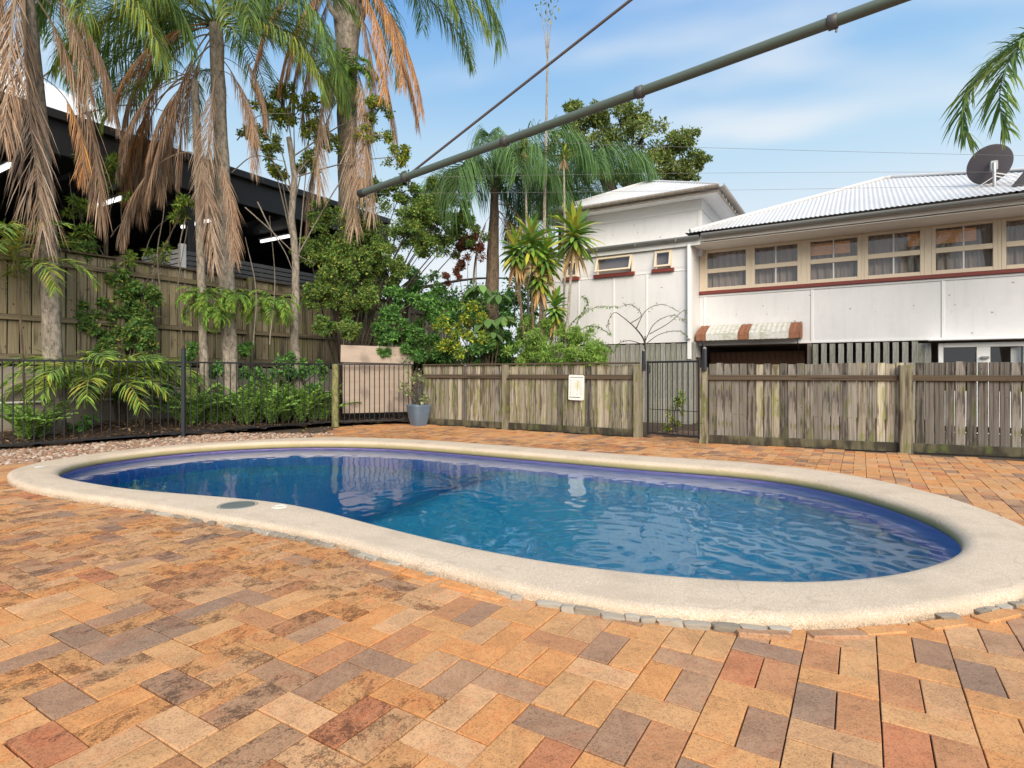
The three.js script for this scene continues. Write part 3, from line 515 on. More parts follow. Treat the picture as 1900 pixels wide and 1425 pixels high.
  const l0 = atU(1741, 0, 12.3).v; slab('laundry_wall', l0, l0 + .07, 0, 1.545, 12.3, 12.36, M.whiteTrim); slab('laundry_wall', l0 + .071, VR, 1.47, 1.545, 12.3, 12.36, M.whiteTrim); slab('laundry_wall', l0 + .52, l0 + .70, 0, 1.468, 12.3, 12.36, M.whiteTrim); slab('laundry_wall', l0 + 1.12, l0 + 1.2, 0, 1.468, 12.3, 12.36, M.whiteTrim); slab('laundry_wall', l0 + .071, VR, 0, .72, 12.31, 12.36, M.white);
  slab('laundry_roof', l0 - .14, VR, 1.585, 1.606, 12.12, 12.42, M.whiteTrim); slab('laundry_pane', l0 + .075, l0 + .515, .73, 1.465, 12.335, 12.34, M.glass); slab('laundry_pane', l0 + .705, l0 + 1.115, .73, 1.465, 12.335, 12.34, M.glass); slab('laundry_pane', l0 + 1.205, VR, .73, 1.465, 12.335, 12.34, M.glass);
  slab('laundry_curtain', l0 + .98, l0 + 1.11, .73, 1.46, 12.42, 12.43, M.whiteTrim); slab('door_handle', l0 + .58, l0 + .68, 1.27, 1.31, 12.24, 12.298, M.gutter);
}
// small dark marks on the white sheeting are dirt: specks stuck on the wall
// ================= awning =================
{
  const v0 = -2.87, v1 = -.97, L = v1 - v0, aw = thing('awning', 'curved metal awning in white and rust-brown stripes over the under-house store', 'awning', uv(UR - .02, 1.66, v0), TURN);
  const rust = std({ color: lin(.36, .155, .085), map: tileMap(dirtTex, 4, 4), roughness: .8 }), wh = std({ color: lin(.74, .73, .64), map: tileMap(dirtTex, 1.6, 1.6), roughness: .75 });
  const mossy = tex(256, 256, (x, y) => { const m = fbm(x * 9, y * 14, 3, 4), k = .9 + .2 * (fbm(x * 40, y * 40, 5, 2) - .5); return mix3([.66 * k, .655 * k, .61 * k], [.33, .34, .2], smooth(.52, .74, m) * .6); });
  wh.map = mossy; wh.color = lin(1, 1, 1);
  const prof = [[0, .37], [.06, .36], [.16, .325], [.28, .275], [.39, .225], [.48, .18], [.505, .16], [.508, .035]];
  const cuts = [0, .1, .42, .53, .9, 1];
  for (let k = 0; k < 5; k++) {
    const a = cuts[k] * L, b = cuts[k + 1] * L - .002, P = [], T = [], I = [], n = Math.ceil((b - a) / .012), m = prof.length;
    for (let i = 0; i <= n; i++) { const x = lerp(a, b, i / n), rib = .006 * Math.cos(x / .094 * 2 * Math.PI); prof.forEach((q, j) => { P.push(x, q[1] + (j < m - 2 ? rib : j === m - 1 ? -.01 * Math.abs(Math.sin(x / .094 * Math.PI)) : rib), q[0]); T.push(x / 1.2, j / 7); }); }
    for (let i = 0; i < n; i++) for (let j = 0; j < m - 1; j++) { const o = i * m + j; I.push(o, o + 1, o + m, o + 1, o + m + 1, o + m); }
    const g = new THREE.BufferGeometry(); g.setAttribute('position', new THREE.Float32BufferAttribute(P, 3)); g.setAttribute('uv', new THREE.Float32BufferAttribute(T, 2)); g.setIndex(I); g.computeVertexNormals();
    part('stripe', g, k % 2 ? wh : rust, aw, k % 2 ? 'white mossy stripe' : 'rust-brown stripe');
  }
  for (const x of [0, L]) { const s = new THREE.Shape(); s.moveTo(0, .05); prof.forEach(q => s.lineTo(q[0], q[1] - .008)); s.closePath(); const g = new THREE.ExtrudeGeometry(s, { depth: .006, bevelEnabled: false }); g.rotateY(-Math.PI / 2); const m = part('end_cheek', g, rust, aw); m.position.x = x + (x ? .008 : -.002); }
  for (const x of [.06, L - .06]) part('stay', rod(V(x, .08, .46), V(x, -.16, .02), .009, 6), plain(.05, .05, .05, .5), aw);
}
// ================= satellite dish and the dark flashing beside it =================
{
  const b = atU(1845, 352, 12.2), d = thing('satellite_dish', 'dark grey satellite dish seen from behind on the iron roof', 'satellite dish', uv(b.u, b.y - .05, b.v), TURN);
  const grey = plain(.075, .068, .08, .6), zinc = plain(.45, .46, .47, .4, { metalness: .5 });
  part('mast', rod(V(0, 0, 0), V(0, .50, 0), .024, 12), zinc, d);
  const R = .31, pts = []; for (let k = 0; k <= 14; k++) { const r = R * k / 14; pts.push(new THREE.Vector2(r, r * r * .35)); } pts.push(new THREE.Vector2(R + .008, R * R * .35 + .004), new THREE.Vector2(R + .004, R * R * .35 + .014)); for (let k = 14; k >= 0; k--) { const r = R * k / 14; pts.push(new THREE.Vector2(r, r * r * .35 + .008)); }
  const dish = part('reflector', new THREE.LatheGeometry(pts, 48), grey, d); dish.position.set(-.03, .50, -.13); dish.rotation.set(-.95, 0, .16); dish.scale.set(1.0, 1, 1.06);
  part('bracket', box(.1, .16, .09, .01), zinc, d).position.set(0, .46, -.05);
  part('stay', rod(V(0, .28, 0), V(.55, .06, -.12), .009, 8), plain(.7, .7, .7, .4), d); part('stay', rod(V(0, .33, 0), V(.62, .16, -.2), .009, 8), plain(.7, .7, .7, .4), d); part('stay', rod(V(0, .27, 0), V(-.42, -.02, .1), .006, 8), plain(.6, .6, .6, .4), d);
  const fl = atU(1892, 335, 11.9), q = single('roof_flashing', box(.14, .42, .05, .01), plain(.035, .035, .04, .5), 'short dark leaning panel at the frame edge beside the dish', 'panel', uv(fl.u, fl.y, fl.v + .04), TURN); q.rotation.z = -.62; 
}

// ================= fences =================
const DZ = (x, d, y = 0) => V(x, y, -d);
const lineGroup = (name, label, cat, A, B) => thing(name, label, cat, A, Math.atan2(-(B.z - A.z), B.x - A.x));
const palingTex = [woodTex([.27, .245, .185], [.48, .44, .36], [.085, .06, .042], [.20, .23, .05], .05, 4, 1, 1), woodTex([.165, .145, .115], [.33, .305, .25], [.045, .033, .026], [.15, .165, .045], .0, 9, 1, 1), woodTex([.21, .175, .105], [.33, .285, .185], [.07, .055, .04], [.17, .18, .06], .0, 15, 1, 1)];
const palingMat = palingTex.map(t => std({ map: t, bumpMap: woodBump, bumpScale: .003, roughness: .95 }));
const tinted = palingTex.slice(0, 2).map((t, k) => [1.3, 1.15, .98, .82, .66].map((s, i) => std({ map: t, color: lin(s * (k ? .74 : 1), s * (k ? .745 : .99) * (i % 2 ? .98 : 1), s * (k ? .78 : .96)), bumpMap: woodBump, bumpScale: .003, roughness: .95 })));
const railTex = woodTex([.15, .12, .085], [.24, .20, .145], [.045, .035, .03], [.17, .19, .06], .02, 30, 1, 1, 1), railMat = std({ map: railTex, roughness: .95 });
const postMat = std({ map: palingTex[0], color: lin(.66, .65, .57), roughness: .95 }), plinthMat = std({ map: railTex, color: lin(.55, .6, .5), roughness: .95 });
const railMatH = std({ map: (() => { const t = railTex.clone(); t.rotation = Math.PI / 2; t.needsUpdate = true; return t; })(), color: lin(.52, .46, .42), roughness: .95 });
const boardCache = new Map();
function board(w, h, d, col, cols = 8, v0 = 0, v1 = 1) { // an upright board that takes one column of a wood texture
  const key = [w, h, d, col, cols, v0, v1].join(); if (boardCache.has(key)) return boardCache.get(key);
  const g = box(w, h, d, .003).clone(), p = g.attributes.position, t = g.attributes.uv;
  for (let i = 0; i < p.count; i++) t.setXY(i, (col + .06 + .88 * (p.getX(i) / w + .5) + p.getZ(i) * .3) / cols, lerp(v0, v1, p.getY(i) / h + .5));
  boardCache.set(key, g); return g;
}
function longboard(len, h, d) { const g = box(len, h, d, .005).clone(), p = g.attributes.position, t = g.attributes.uv; for (let i = 0; i < p.count; i++) t.setXY(i, p.getX(i) / 4 + p.getZ(i), p.getY(i) * 1.2 + .3 + p.getZ(i)); return g; }
const steel = plain(.018, .019, .023, .42), steelPost = plain(.03, .032, .042, .42);

// --- the low timber fence left of the gate
const FA = DZ(-1.78, 11.47), FB = DZ(2.06, 9.12), FC = DZ(2.83, 8.38), FD = DZ(7.4, 6.4);
function timberFence(label, A, B, mats, o) {
  const f = lineGroup('timber_fence', label, 'fence', A, B), L = A.distanceTo(B), rnd = rngOf(o.seed); f.userData.group = 'low timber paling fences';
  let k = 0; for (let x = o.start; x < L - o.end; k++) {
    const w = .092 + rnd() * .012, h = o.top - .03 - rnd() * .018, open = o.open ? o.open(x) : 0, gap = .005 + rnd() * .008 + open;
    const geoW = Math.round(w * 250) / 250, geoH = Math.round(h * 80) / 80;
    const q = part('paling', board(geoW, geoH - .1, .018, Math.floor(rnd() * 8)), mats(x, rnd)[Math.floor(rnd() * 5)], f); q.position.set(x + w / 2, .1 + (geoH - .1) / 2, (rnd() - .5) * .006); q.rotation.z = (rnd() - .5) * .012; x += w + gap;
  }
  part('rail', longboard(L - o.end - o.start * .5, .075, .04), railMatH, f).position.set((L + o.start * .5 - o.end) / 2, o.top - .235, .031);
  part('rail', longboard(L - o.end, .07, .04), railMatH, f).position.set((L - o.end) / 2, .32, -.032);
  if (o.cap) part('capping', longboard(L - o.end * .5, .03, .085), railMatH, f).position.set((L - o.end * .5) / 2, o.top - .01, .006);
  part('plinth_board', longboard(L - o.end, .12, .03), plinthMat, f).position.set((L - o.end) / 2, .065, .028);
  for (const [x, h, w] of o.posts) { const q = part('post', board(w, h, w, Math.floor(rnd() * 8)), postMat, f); q.position.set(x, h / 2 - .01, .05); }
  return f;
}
timberFence('low pale timber fence with mossy capping, between blue pot and gate', FA, FB, (x, r) => tinted[r() < .9 ? 0 : 1], { seed: 3, start: .0, end: .05, top: 1.20, cap: true, posts: [[1.98, 1.19, .11], [FA.distanceTo(FB) - .02, 1.17, .12]] });
timberFence('low grey timber fence, stained brown and green, on the house side of the gate', FC, FD, (x, r) => tinted[r() < (x < 2.3 ? .30 : .04) ? 0 : 1], { seed: 8, start: .07, end: 0, top: 1.20, open: x => x > 2.6 ? (hash(Math.round(x * 20), 2, 2) > .6 ? .006 : 0) : 0, posts: [[.0, 1.12, .12], [2.48, 1.14, .14]] });
// --- the steel gate
{
  const A = FB.clone().add(V(.10, 0, .10)), B = FC.clone().add(V(-.07, 0, .06)), g = lineGroup('pool_gate', 'black steel bar gate between the two low timber fences', 'gate', A, B), L = A.distanceTo(B);
  for (const x of [.01, L - .01]) part('frame', box(.03, 1.16, .03, .003), steel, g).position.set(x, .64, .02);
  for (const y of [.09, 1.20]) part('frame', box(L - .055, .03, .028, .003), steel, g).position.set(L / 2, y, .02);
  part('cross_bar', box(L - .055, .01, .01, .001), steel, g).position.set(L / 2, .46, .004);
  for (let k = 0; k < 9; k++) part('bar', limb([V(0, .106, 0), V(0, 1.184, 0)], [.008, .008], 8), steel, g).position.set(lerp(.10, L - .10, k / 8), 0, .02);
  for (const x of [-.07, L + .075]) { const p = sub('latch_post', g, V(x, 0, .02)); part('sleeve', box(.05, .32, .05, .006), steelPost, p).position.y = 1.22; part('cap', new THREE.SphereGeometry(.027, 16, 10), plain(.2, .2, .21, .4), p).position.y = 1.385; }
  part('rod', rod(V(-.04, 1.1, .02), V(-.045, 1.62, .02), .009, 8), steel, g); part('latch', box(.05, .12, .05, .008), steel, g).position.set(.03, 1.09, .03);
}
// --- the sign
{
  const cv = document.createElement('canvas'); cv.width = 320; cv.height = 480; const c = cv.getContext('2d'), rnd = rngOf(4);
  c.fillStyle = '#dcdcd6'; c.fillRect(0, 0, 320, 480); c.fillStyle = '#e6e6e2'; c.fillRect(6, 6, 308, 468); c.fillStyle = 'rgba(205,200,150,.5)'; c.beginPath(); c.ellipse(190, 200, 60, 90, 0, 0, 7); c.fill();
  c.fillStyle = '#8d9594'; c.fillRect(26, 38, 276, 14); c.fillStyle = '#5c6262'; for (let k = 0; k < 40; k++) c.fillRect(28 + k * 6.8, 40, 3.5, 10);
  c.strokeStyle = '#4f5554'; c.lineWidth = 3; for (let k = 0; k < 9; k++) for (const x of [26, 168]) { c.beginPath(); const y = 100 + k * 34; for (let n = 0; n < 5; n++) { const a = x + rnd() * 34, b = y + rnd() * 22 - 11; n ? c.lineTo(a, b) : c.moveTo(a, b); } c.stroke(); c.fillStyle = '#c3c8c6'; for (let n = 0; n < 3; n++) c.fillRect(x + 46, y - 8 + n * 9, 40 + rnd() * 38, 3); }
  c.fillStyle = '#c2d0cc'; for (let k = 0; k < 5; k++) c.fillRect(238, 240 + k * 32, 62, 12); c.fillStyle = '#3c4040'; c.fillRect(14, 420, 232, 14);
  const t = new THREE.CanvasTexture(cv); t.colorSpace = THREE.SRGBColorSpace;
  const W = .285, H = .425, s = new THREE.Shape(), r = .03; s.moveTo(-W / 2 + r, -H / 2); s.lineTo(W / 2 - r, -H / 2); s.quadraticCurveTo(W / 2, -H / 2, W / 2, -H / 2 + r); s.lineTo(W / 2, H / 2 - r); s.quadraticCurveTo(W / 2, H / 2, W / 2 - r, H / 2); s.lineTo(-W / 2 + r, H / 2); s.quadraticCurveTo(-W / 2, H / 2, -W / 2, H / 2 - r); s.lineTo(-W / 2, -H / 2 + r); s.quadraticCurveTo(-W / 2, -H / 2, -W / 2 + r, -H / 2);
  const g = new THREE.ExtrudeGeometry(s, { depth: .006, bevelEnabled: true, bevelThickness: .002, bevelSize: .002, bevelSegments: 2 }), p = g.attributes.position, u = g.attributes.uv; for (let i = 0; i < p.count; i++) u.setXY(i, p.getX(i) / W + .5, p.getY(i) / H + .5);
  const dir = FB.clone().sub(FA).normalize(), Lf = FA.distanceTo(FB); // where the sight line through the sign meets the fence
  const k = (1072 - 950) / FOCAL, sgn = (k * -FA.z - FA.x) / (dir.x + k * dir.z), q = FA.clone().addScaledVector(dir, sgn), D = -q.z; const y = EYE + (HORIZON - 719) / FOCAL * D;
  const m = single('pool_sign', g, std({ map: t, roughness: .5 }), 'white plastic pool safety sign with rounded corners on the timber fence', 'sign', V(q.x, y, q.z), Math.atan2(-dir.z, dir.x)); m.translateZ(.055); m.rotation.z = -.02;
}
// --- the steel pool fence
{
  const A = DZ(-7.35, 6.75), P1 = DZ(-5.23, 9.05), P2 = DZ(-3.47, 11.09), P3 = DZ(-2.02, 11.62);
  const f = thing('pool_fence', 'black steel pool fence with thin upright bars along the garden bed', 'fence', A), up = V(0, 1, 0);
  const run = (a, b, sp, y0, y1) => {
    const L = a.distanceTo(b), t = Math.atan2(-(b.z - a.z), b.x - a.x), n = Math.round(L / sp), l = p => p.clone().sub(A);
    for (const y of [y0 + .02, y1 - .02]) { const q = part('rail', box(L, .028, .034, .003), steel, f); q.position.copy(l(a.clone().lerp(b, .5))); q.position.y = y; q.rotation.y = t; }
    for (let k = 1; k < n; k++) { const q = part('bar', limb([V(0, y0 + .035, 0), V(0, y1 - .035, 0)], [.0085, .0085], 8), steel, f); q.position.copy(l(a.clone().lerp(b, k / n))); }
  };
  run(A, P1, .108, .06, 1.22); run(P1, P2, .104, .06, 1.22); run(P2, P3, .098, .06, 1.22);
  for (const [p, h] of [[P1, 1.43]]) { const q = part('post', box(.055, h, .055, .005), steelPost, f); q.position.copy(p.clone().sub(A)); q.position.y = h / 2 - .02; part('cap', box(.06, .02, .06, .008), steelPost, q).position.y = h / 2; }
  const tp = single('timber_post', limb([V(0, -.05, 0), V(0, .6, 0), V(.004, 1.2, 0)], [.068, .064, .06], 14, .05, 3, .5), std({ color: lin(.36, .36, .16), map: barkTex, roughness: .95 }), 'round greenish treated timber post where steel pool fence turns', 'post', P2.clone().add(V(.03, 0, .03)));
  // weathered plywood behind the last bay
  const board = thing('plywood_board', 'weathered pinkish plywood sheet propped behind the steel pool fence', 'board', P2.clone().lerp(P3, .5).add(V(.03, .23, -.14)), Math.atan2(-(P3.z - P2.z), P3.x - P2.x));
  const ply = tex(256, 256, (x, y) => { const g = fbm(x * 4, y * 26, 3, 3), b = fbm(x * 6, y * 5, 9, 4); let c = mix3([.34, .275, .22], [.44, .36, .295], g); c = mix3(c, [.15, .12, .105], smooth(.52, .75, b) * .55); return c; });
  const pm = std({ map: ply, roughness: .9 }), sh = (w, h) => { const g = box(w, h, .014, .002).clone(), p = g.attributes.position, u = g.attributes.uv; for (let i = 0; i < p.count; i++) u.setXY(i, p.getX(i) / 1.6 + .5, p.getY(i) / 1.4 + .5); return g; };
  part('sheet', sh(1.36, 1.02), pm, board).position.set(0, .51, 0); const t2 = part('top_sheet', sh(1.44, .34), pm, board); t2.position.set(.0, 1.17, .03); t2.rotation.set(-.10, 0, -.02);
}
// --- retaining wall, conduit and tall boundary fence on the left
{
  const VB = -11, U0 = -3, U1 = 14.2, concTex = tex(512, 256, (x, y, i, j) => { const p = fbm(x * 7, y * 3, 4, 4), st = fbm(x * 30, y * 2, 8, 3), k = .8 + .5 * (p - .5) + (hash(i, j, 2) - .5) * .08; return mix3([k * .9, k * .86, k * .78], [.22, .2, .16], smooth(.52, .74, st) * .6); }, true, .25, .5);
  const conc = std({ color: lin(.40, .38, .34), map: concTex, roughness: .95 });
  const rw = thing('retaining_wall', 'stained grey concrete retaining wall below the boundary fence', 'wall', uv(U0, 0, VB), TURN + Math.PI / 2);
  for (const y of [.28, .86]) part('course', box(U1 - U0, y < .5 ? .6 : .54, .16, .012, [0, y]), conc, rw).position.set((U1 - U0) / 2, y, -.1);
  const pf = thing('conduit', 'thin white pipe clipped along the concrete retaining wall', 'pipe', uv(U0, .58, VB), TURN + Math.PI / 2); part('pipe', rod(V(0, 0, .03), V(13.7, 0, .03), .017, 10), plain(.72, .72, .70, .45), pf); for (let k = 0; k < 10; k++) part('clip', box(.02, .05, .05, .004), plain(.5, .5, .5, .5), pf).position.set(.9 + k * 1.3, 0, .02);
  const bf = thing('boundary_fence', 'tall brown-green timber paling fence above the retaining wall', 'fence', uv(U0, 1.16, VB), TURN + Math.PI / 2), rnd = rngOf(31), L = U1 - U0;
  let x = 0; while (x < L) { const w = .13 + rnd() * .012, q = part('paling', board(.132, 1.82, .018, Math.floor(rnd() * 8)), palingMat[2], bf); q.position.set(x + w / 2, .93 - rnd() * .03, (rnd() - .5) * .008); q.rotation.z = (rnd() - .5) * .01; x += w + .012; }
  for (const y of [.12, .72, 1.62]) part('rail', longboard(L, .085, .05), std({ map: railMatH.map, color: lin(1.0, 1.0, .85), roughness: .95 }), bf).position.set(L / 2, y, .036);
  part('capping', longboard(L, .035, .11), railMatH, bf).position.set(L / 2, 1.85, .02);
  for (let k = 0; k < 7; k++) part('post', board(.12, 1.95, .1, k), postMat, bf).position.set(.5 + k * 2.45, .9, .065);
}

// ================= the neighbour's dark carport =================
{
  const VP = -12.0, U0 = -3.5, U1 = 12.2, cp = thing('carport', 'large open black carport beyond the boundary fence', 'carport', uv(U0, 1.0, VP), TURN + Math.PI / 2), L = U1 - U0;
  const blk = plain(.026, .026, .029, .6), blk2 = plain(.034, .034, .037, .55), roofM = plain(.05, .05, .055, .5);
  const B = (n, x0, x1, y0, y1, z0, z1, m) => { const q = part(n, box(x1 - x0, y1 - y0, z1 - z0, .01), m, cp); q.position.set((x0 + x1) / 2, (y0 + y1) / 2 - 1, (z0 + z1) / 2); return q; };
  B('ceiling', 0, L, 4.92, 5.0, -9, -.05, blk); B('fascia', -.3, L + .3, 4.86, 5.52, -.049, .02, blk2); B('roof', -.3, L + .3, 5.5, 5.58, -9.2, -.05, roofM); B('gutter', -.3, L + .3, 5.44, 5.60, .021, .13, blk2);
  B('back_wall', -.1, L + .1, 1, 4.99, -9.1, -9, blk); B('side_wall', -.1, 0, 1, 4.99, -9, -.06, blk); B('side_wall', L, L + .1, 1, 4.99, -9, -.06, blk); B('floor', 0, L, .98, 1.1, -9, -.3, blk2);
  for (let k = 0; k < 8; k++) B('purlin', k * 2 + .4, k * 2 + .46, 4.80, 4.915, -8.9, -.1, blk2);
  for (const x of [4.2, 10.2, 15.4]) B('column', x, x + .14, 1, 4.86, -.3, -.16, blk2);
  RectAreaLightUniformsLib.init();
  const labels = ['lit tube light under the carport ceiling, the one cut by the frame edge', 'lit tube light under the carport ceiling, seen between the hanging dead fronds', 'lit tube light under the carport ceiling, half hidden by the palm trunks', 'lit tube light under the carport ceiling, right of the palm trunks'];
  [[4.0, -13.6], [6.0, -13.9], [8.0, -14.2], [10.05, -13.9]].forEach(([u, v], i) => {
    const t = thing('ceiling_light', labels[i], 'light', uv(u, 4.78, v), TURN, 'tube lights under the carport ceiling');
    part('tube', limb([V(-.62, -.02, 0), V(.62, -.02, 0)], [.035, .035], 10), std({ color: 0xffffff, emissive: lin(1, .98, .95), emissiveIntensity: 1.0 }), t); part('housing', box(1.3, .05, .12, .01), plain(.6, .6, .6, .5), t).position.y = .045;
    const l = new THREE.RectAreaLight(new THREE.Color(1, .98, .95), 2.2, 1.24, .06); l.position.set(0, -.065, 0); l.rotation.x = -Math.PI / 2; t.add(l);
  });
  // slatted screens behind the boundary fence
  const pst = atV(338, 455, VP + .45), y1 = pst.y, silver = plain(.74, .76, .80, .4), char = plain(.10, .105, .115, .45);
  const s1 = thing('slat_screen', 'pale silver slatted metal screen with a square corner post above the boundary fence', 'screen', uv(pst.u, y1 - 1, pst.v), TURN);
  part('post', box(.11, 1.05, .11, .006), silver, s1).position.set(0, .5, 0); for (let k = 0; k < 9; k++) part('slat', box(1.5, .082, .02, .005), silver, s1).position.set(-.82, .9 - k * .1, 0);
  const s2 = thing('slat_screen', 'charcoal slatted metal screen running along the carport behind the boundary fence', 'screen', uv(pst.u + .08, y1 - 1.04, pst.v), TURN + Math.PI / 2);
  for (let k = 0; k < 9; k++) part('slat', box(5.2, .082, .02, .005), k < 20 ? char : silver, s2).position.set(2.6, .9 - k * .1, 0); for (let k = 1; k < 4; k++) part('post', box(.06, 1.0, .05, .004), char, s2).position.set(k * 1.7, .45, -.04);
  // a white gable far behind the carport roof
  const gpos = at(20, 190, 24), s = new THREE.Shape(); s.moveTo(-7, -7); s.lineTo(2.2, -7); s.lineTo(2.2, -.8); s.lineTo(-.6, 1.9); s.lineTo(-7, 5); s.closePath();
  const gb = thing('gable_house', 'distant white gable showing over the carport roof beside the palm', 'house', V(gpos.x, 0, gpos.z), -.2); const gg = new THREE.ExtrudeGeometry(s, { depth: 5, bevelEnabled: false }); gg.translate(0, gpos.y, -5); part('wall', gg, plain(.78, .79, .8, .6), gb); part('verge', limb([V(-7, gpos.y + 5.06, .03), V(-.6, gpos.y + 1.96, .03), V(2.25, gpos.y - .78, .03)], [.09, .09, .09], 6), plain(.7, .7, .72, .5), gb);
}

// ================= rotary clothesline =================
{
  const green = plain(.085, .115, .095, .5), galv = plain(.28, .28, .29, .45, { metalness: .4 }), K = .042 * FOCAL;
  const tip = at(670, 359, K / 13.2), near = at(1640, 6, K / 24.5), dir = near.clone().sub(tip).normalize();
  const hub = near.clone().addScaledVector(dir, .62), cl = thing('clothesline', 'green rotary clothesline with a long pipe arm reaching over the pool', 'clothesline', V(hub.x, 0, hub.z)), l = p => p.clone().sub(V(hub.x, 0, hub.z));
  const arm = part('arm', limb([l(tip), l(tip.clone().lerp(hub, .5)), l(hub)], [.0195, .0195, .0195], 20), green, cl); part('end_cap', limb([l(tip.clone().addScaledVector(dir, -.012)), l(tip.clone().addScaledVector(dir, .03))], [.0235, .0235], 16), plain(.03, .03, .03, .6), cl);
  part('mast', rod(V(0, 0, 0), V(0, hub.y + .62, 0), .03, 16), green, cl); part('hub', new THREE.CylinderGeometry(.07, .07, .16, 24), galv, cl).position.set(0, hub.y, 0);
  const flat = V(dir.x, 0, dir.z).normalize(), side = V(-flat.z, 0, flat.x), full = tip.distanceTo(hub);
  const onArm = px => { let lo = 0, hi = full; for (let k = 0; k < 50; k++) { const m = (lo + hi) / 2, p = tip.clone().addScaledVector(dir, m); (950 + p.x / -p.z * FOCAL < px) ? lo = m : hi = m; } return tip.clone().addScaledVector(dir, lo); };
  const clips = [752, 937, 1187, 1545].map(onArm);
  for (const p of clips) { const a = p.clone().addScaledVector(dir, -.014), b = p.clone().addScaledVector(dir, .014), q = part('clip', limb([l(a), l(b)], [.0245, .0245], 16), plain(.10, .10, .10, .55, { metalness: .3 }), cl); part('bolt', rod(l(p.clone().add(V(.012, -.034, 0))), l(p.clone().add(V(.012, .03, 0))), .004, 6), galv, cl); }
  // stay from the arm up to the mast head, in the arm's upright plane
  const s0 = clips[0], armAt = onArm(1170), top = V(armAt.x, EYE + HORIZON / FOCAL * -armAt.z, armAt.z), sd = top.clone().sub(s0), s1 = s0.clone().addScaledVector(sd, (hub.x - s0.x) / sd.x);
  part('stay', rod(l(s0), l(s1), .0065, 8), plain(.12, .10, .10, .5), cl); part('mast_head', rod(V(0, hub.y + .6, 0), V(0, s1.y + .05, 0), .026, 12), green, cl);
  // the other arms (outside the picture) and the lines strung between them
  const far2 = at(1985, 341, 3.45), d2 = far2.clone().sub(hub), tips = [tip, far2];
  part('arm', rod(l(hub), l(far2), .021, 16), green, cl);
  for (const [s, t] of [[-1, 0], [0, -1]]) { const e = hub.clone().addScaledVector(flat, s ? -s * full : 0).add(t ? V(-d2.x, 0, -d2.z) : V(0, 0, 0)); part('arm', rod(l(hub), l(e), .021, 12), green, cl); }
  const wireM = plain(.17, .17, .18, .5);
  const wire = (a, b, sag) => { const pts = []; for (let k = 0; k <= 24; k++) { const t = k / 24, p = a.clone().lerp(b, t); p.y -= sag * 4 * t * (1 - t); pts.push(l(p)); } part('line', limb(pts, pts.map(() => .0008), 5), wireM, cl); };
  wire(tip, far2, .01); wire(clips[0], hub.clone().lerp(far2, .93).add(V(0, .015, 0)), -.012); wire(clips[1], hub.clone().lerp(far2, .80), .006);
}

// ================= plants =================
const leafMat = new THREE.MeshPhysicalMaterial({ vertexColors: true, roughness: .95, transmission: .3, thickness: 0, side: THREE.DoubleSide, specularIntensity: .6 });
const dryMat = std({ vertexColors: true, roughness: .95, side: THREE.DoubleSide });
const barkMats = { grey: std({ color: lin(.46, .41, .355), map: barkTex, bumpMap: barkBump, bumpScale: .012, roughness: .95 }), brown: std({ color: lin(.30, .225, .165), map: barkTex, bumpMap: barkBump, bumpScale: .015, roughness: .95 }), pale: std({ color: lin(.60, .55, .47), map: barkTex, bumpMap: barkBump, bumpScale: .006, roughness: .95 }), dark: std({ color: lin(.13, .105, .085), map: barkTex, bumpMap: barkBump, bumpScale: .01, roughness: .95 }) };
const C = {
  palm: [[.115, .215, .05], [.16, .27, .06], [.085, .17, .05], [.24, .31, .06]], palmYellow: [[.208, .260, .030], [.286, .286, .035], [.130, .208, .030]],
  dead: [[.33, .225, .15], [.42, .31, .225], [.24, .155, .10], [.36, .215, .13]], deadGrey: [[.35, .26, .19], [.43, .345, .27], [.27, .195, .14], [.34, .22, .14]], orange: [[.40, .20, .075], [.37, .215, .12], [.31, .18, .105], [.46, .22, .06]],
  areca: [[.163, .286, .039], [.250, .364, .044], [.112, .221, .033], [.350, .351, .044]], fern: [[.143, .311, .039], [.208, .392, .055], [.104, .243, .033]], lush: [[.075, .21, .045], [.12, .29, .055], [.06, .165, .04], [.17, .34, .06]],
  yellowGreen: [[.250, .325, .025], [.375, .400, .030], [.125, .213, .025], [.450, .425, .030]], olive: [[.15, .235, .05], [.21, .29, .06], [.11, .185, .045], [.32, .35, .07]], tree: [[.17, .24, .06], [.22, .28, .065], [.13, .20, .05], [.28, .30, .085]],
  red: [[.260, .072, .052], [.338, .117, .065], [.195, .065, .046], [.156, .104, .052]], dracaena: [[.130, .270, .033], [.195, .365, .039], [.091, .203, .033], [.364, .365, .044]], light: [[.162, .284, .048], [.230, .365, .060], [.121, .216, .042]], straw: [[.480, .360, .192], [.552, .360, .144], [.408, .264, .144]],
};
const pickOf = (a, r) => { const c = a[Math.floor(r() * a.length)], s = .85 + r() * .55; return [c[0] * s, c[1] * s, c[2] * s]; };
const UP = V(0, 1, 0);
function rand3(r) { const z = r() * 2 - 1, a = r() * 6.283, s = Math.sqrt(1 - z * z); return V(Math.cos(a) * s, z, Math.sin(a) * s); }
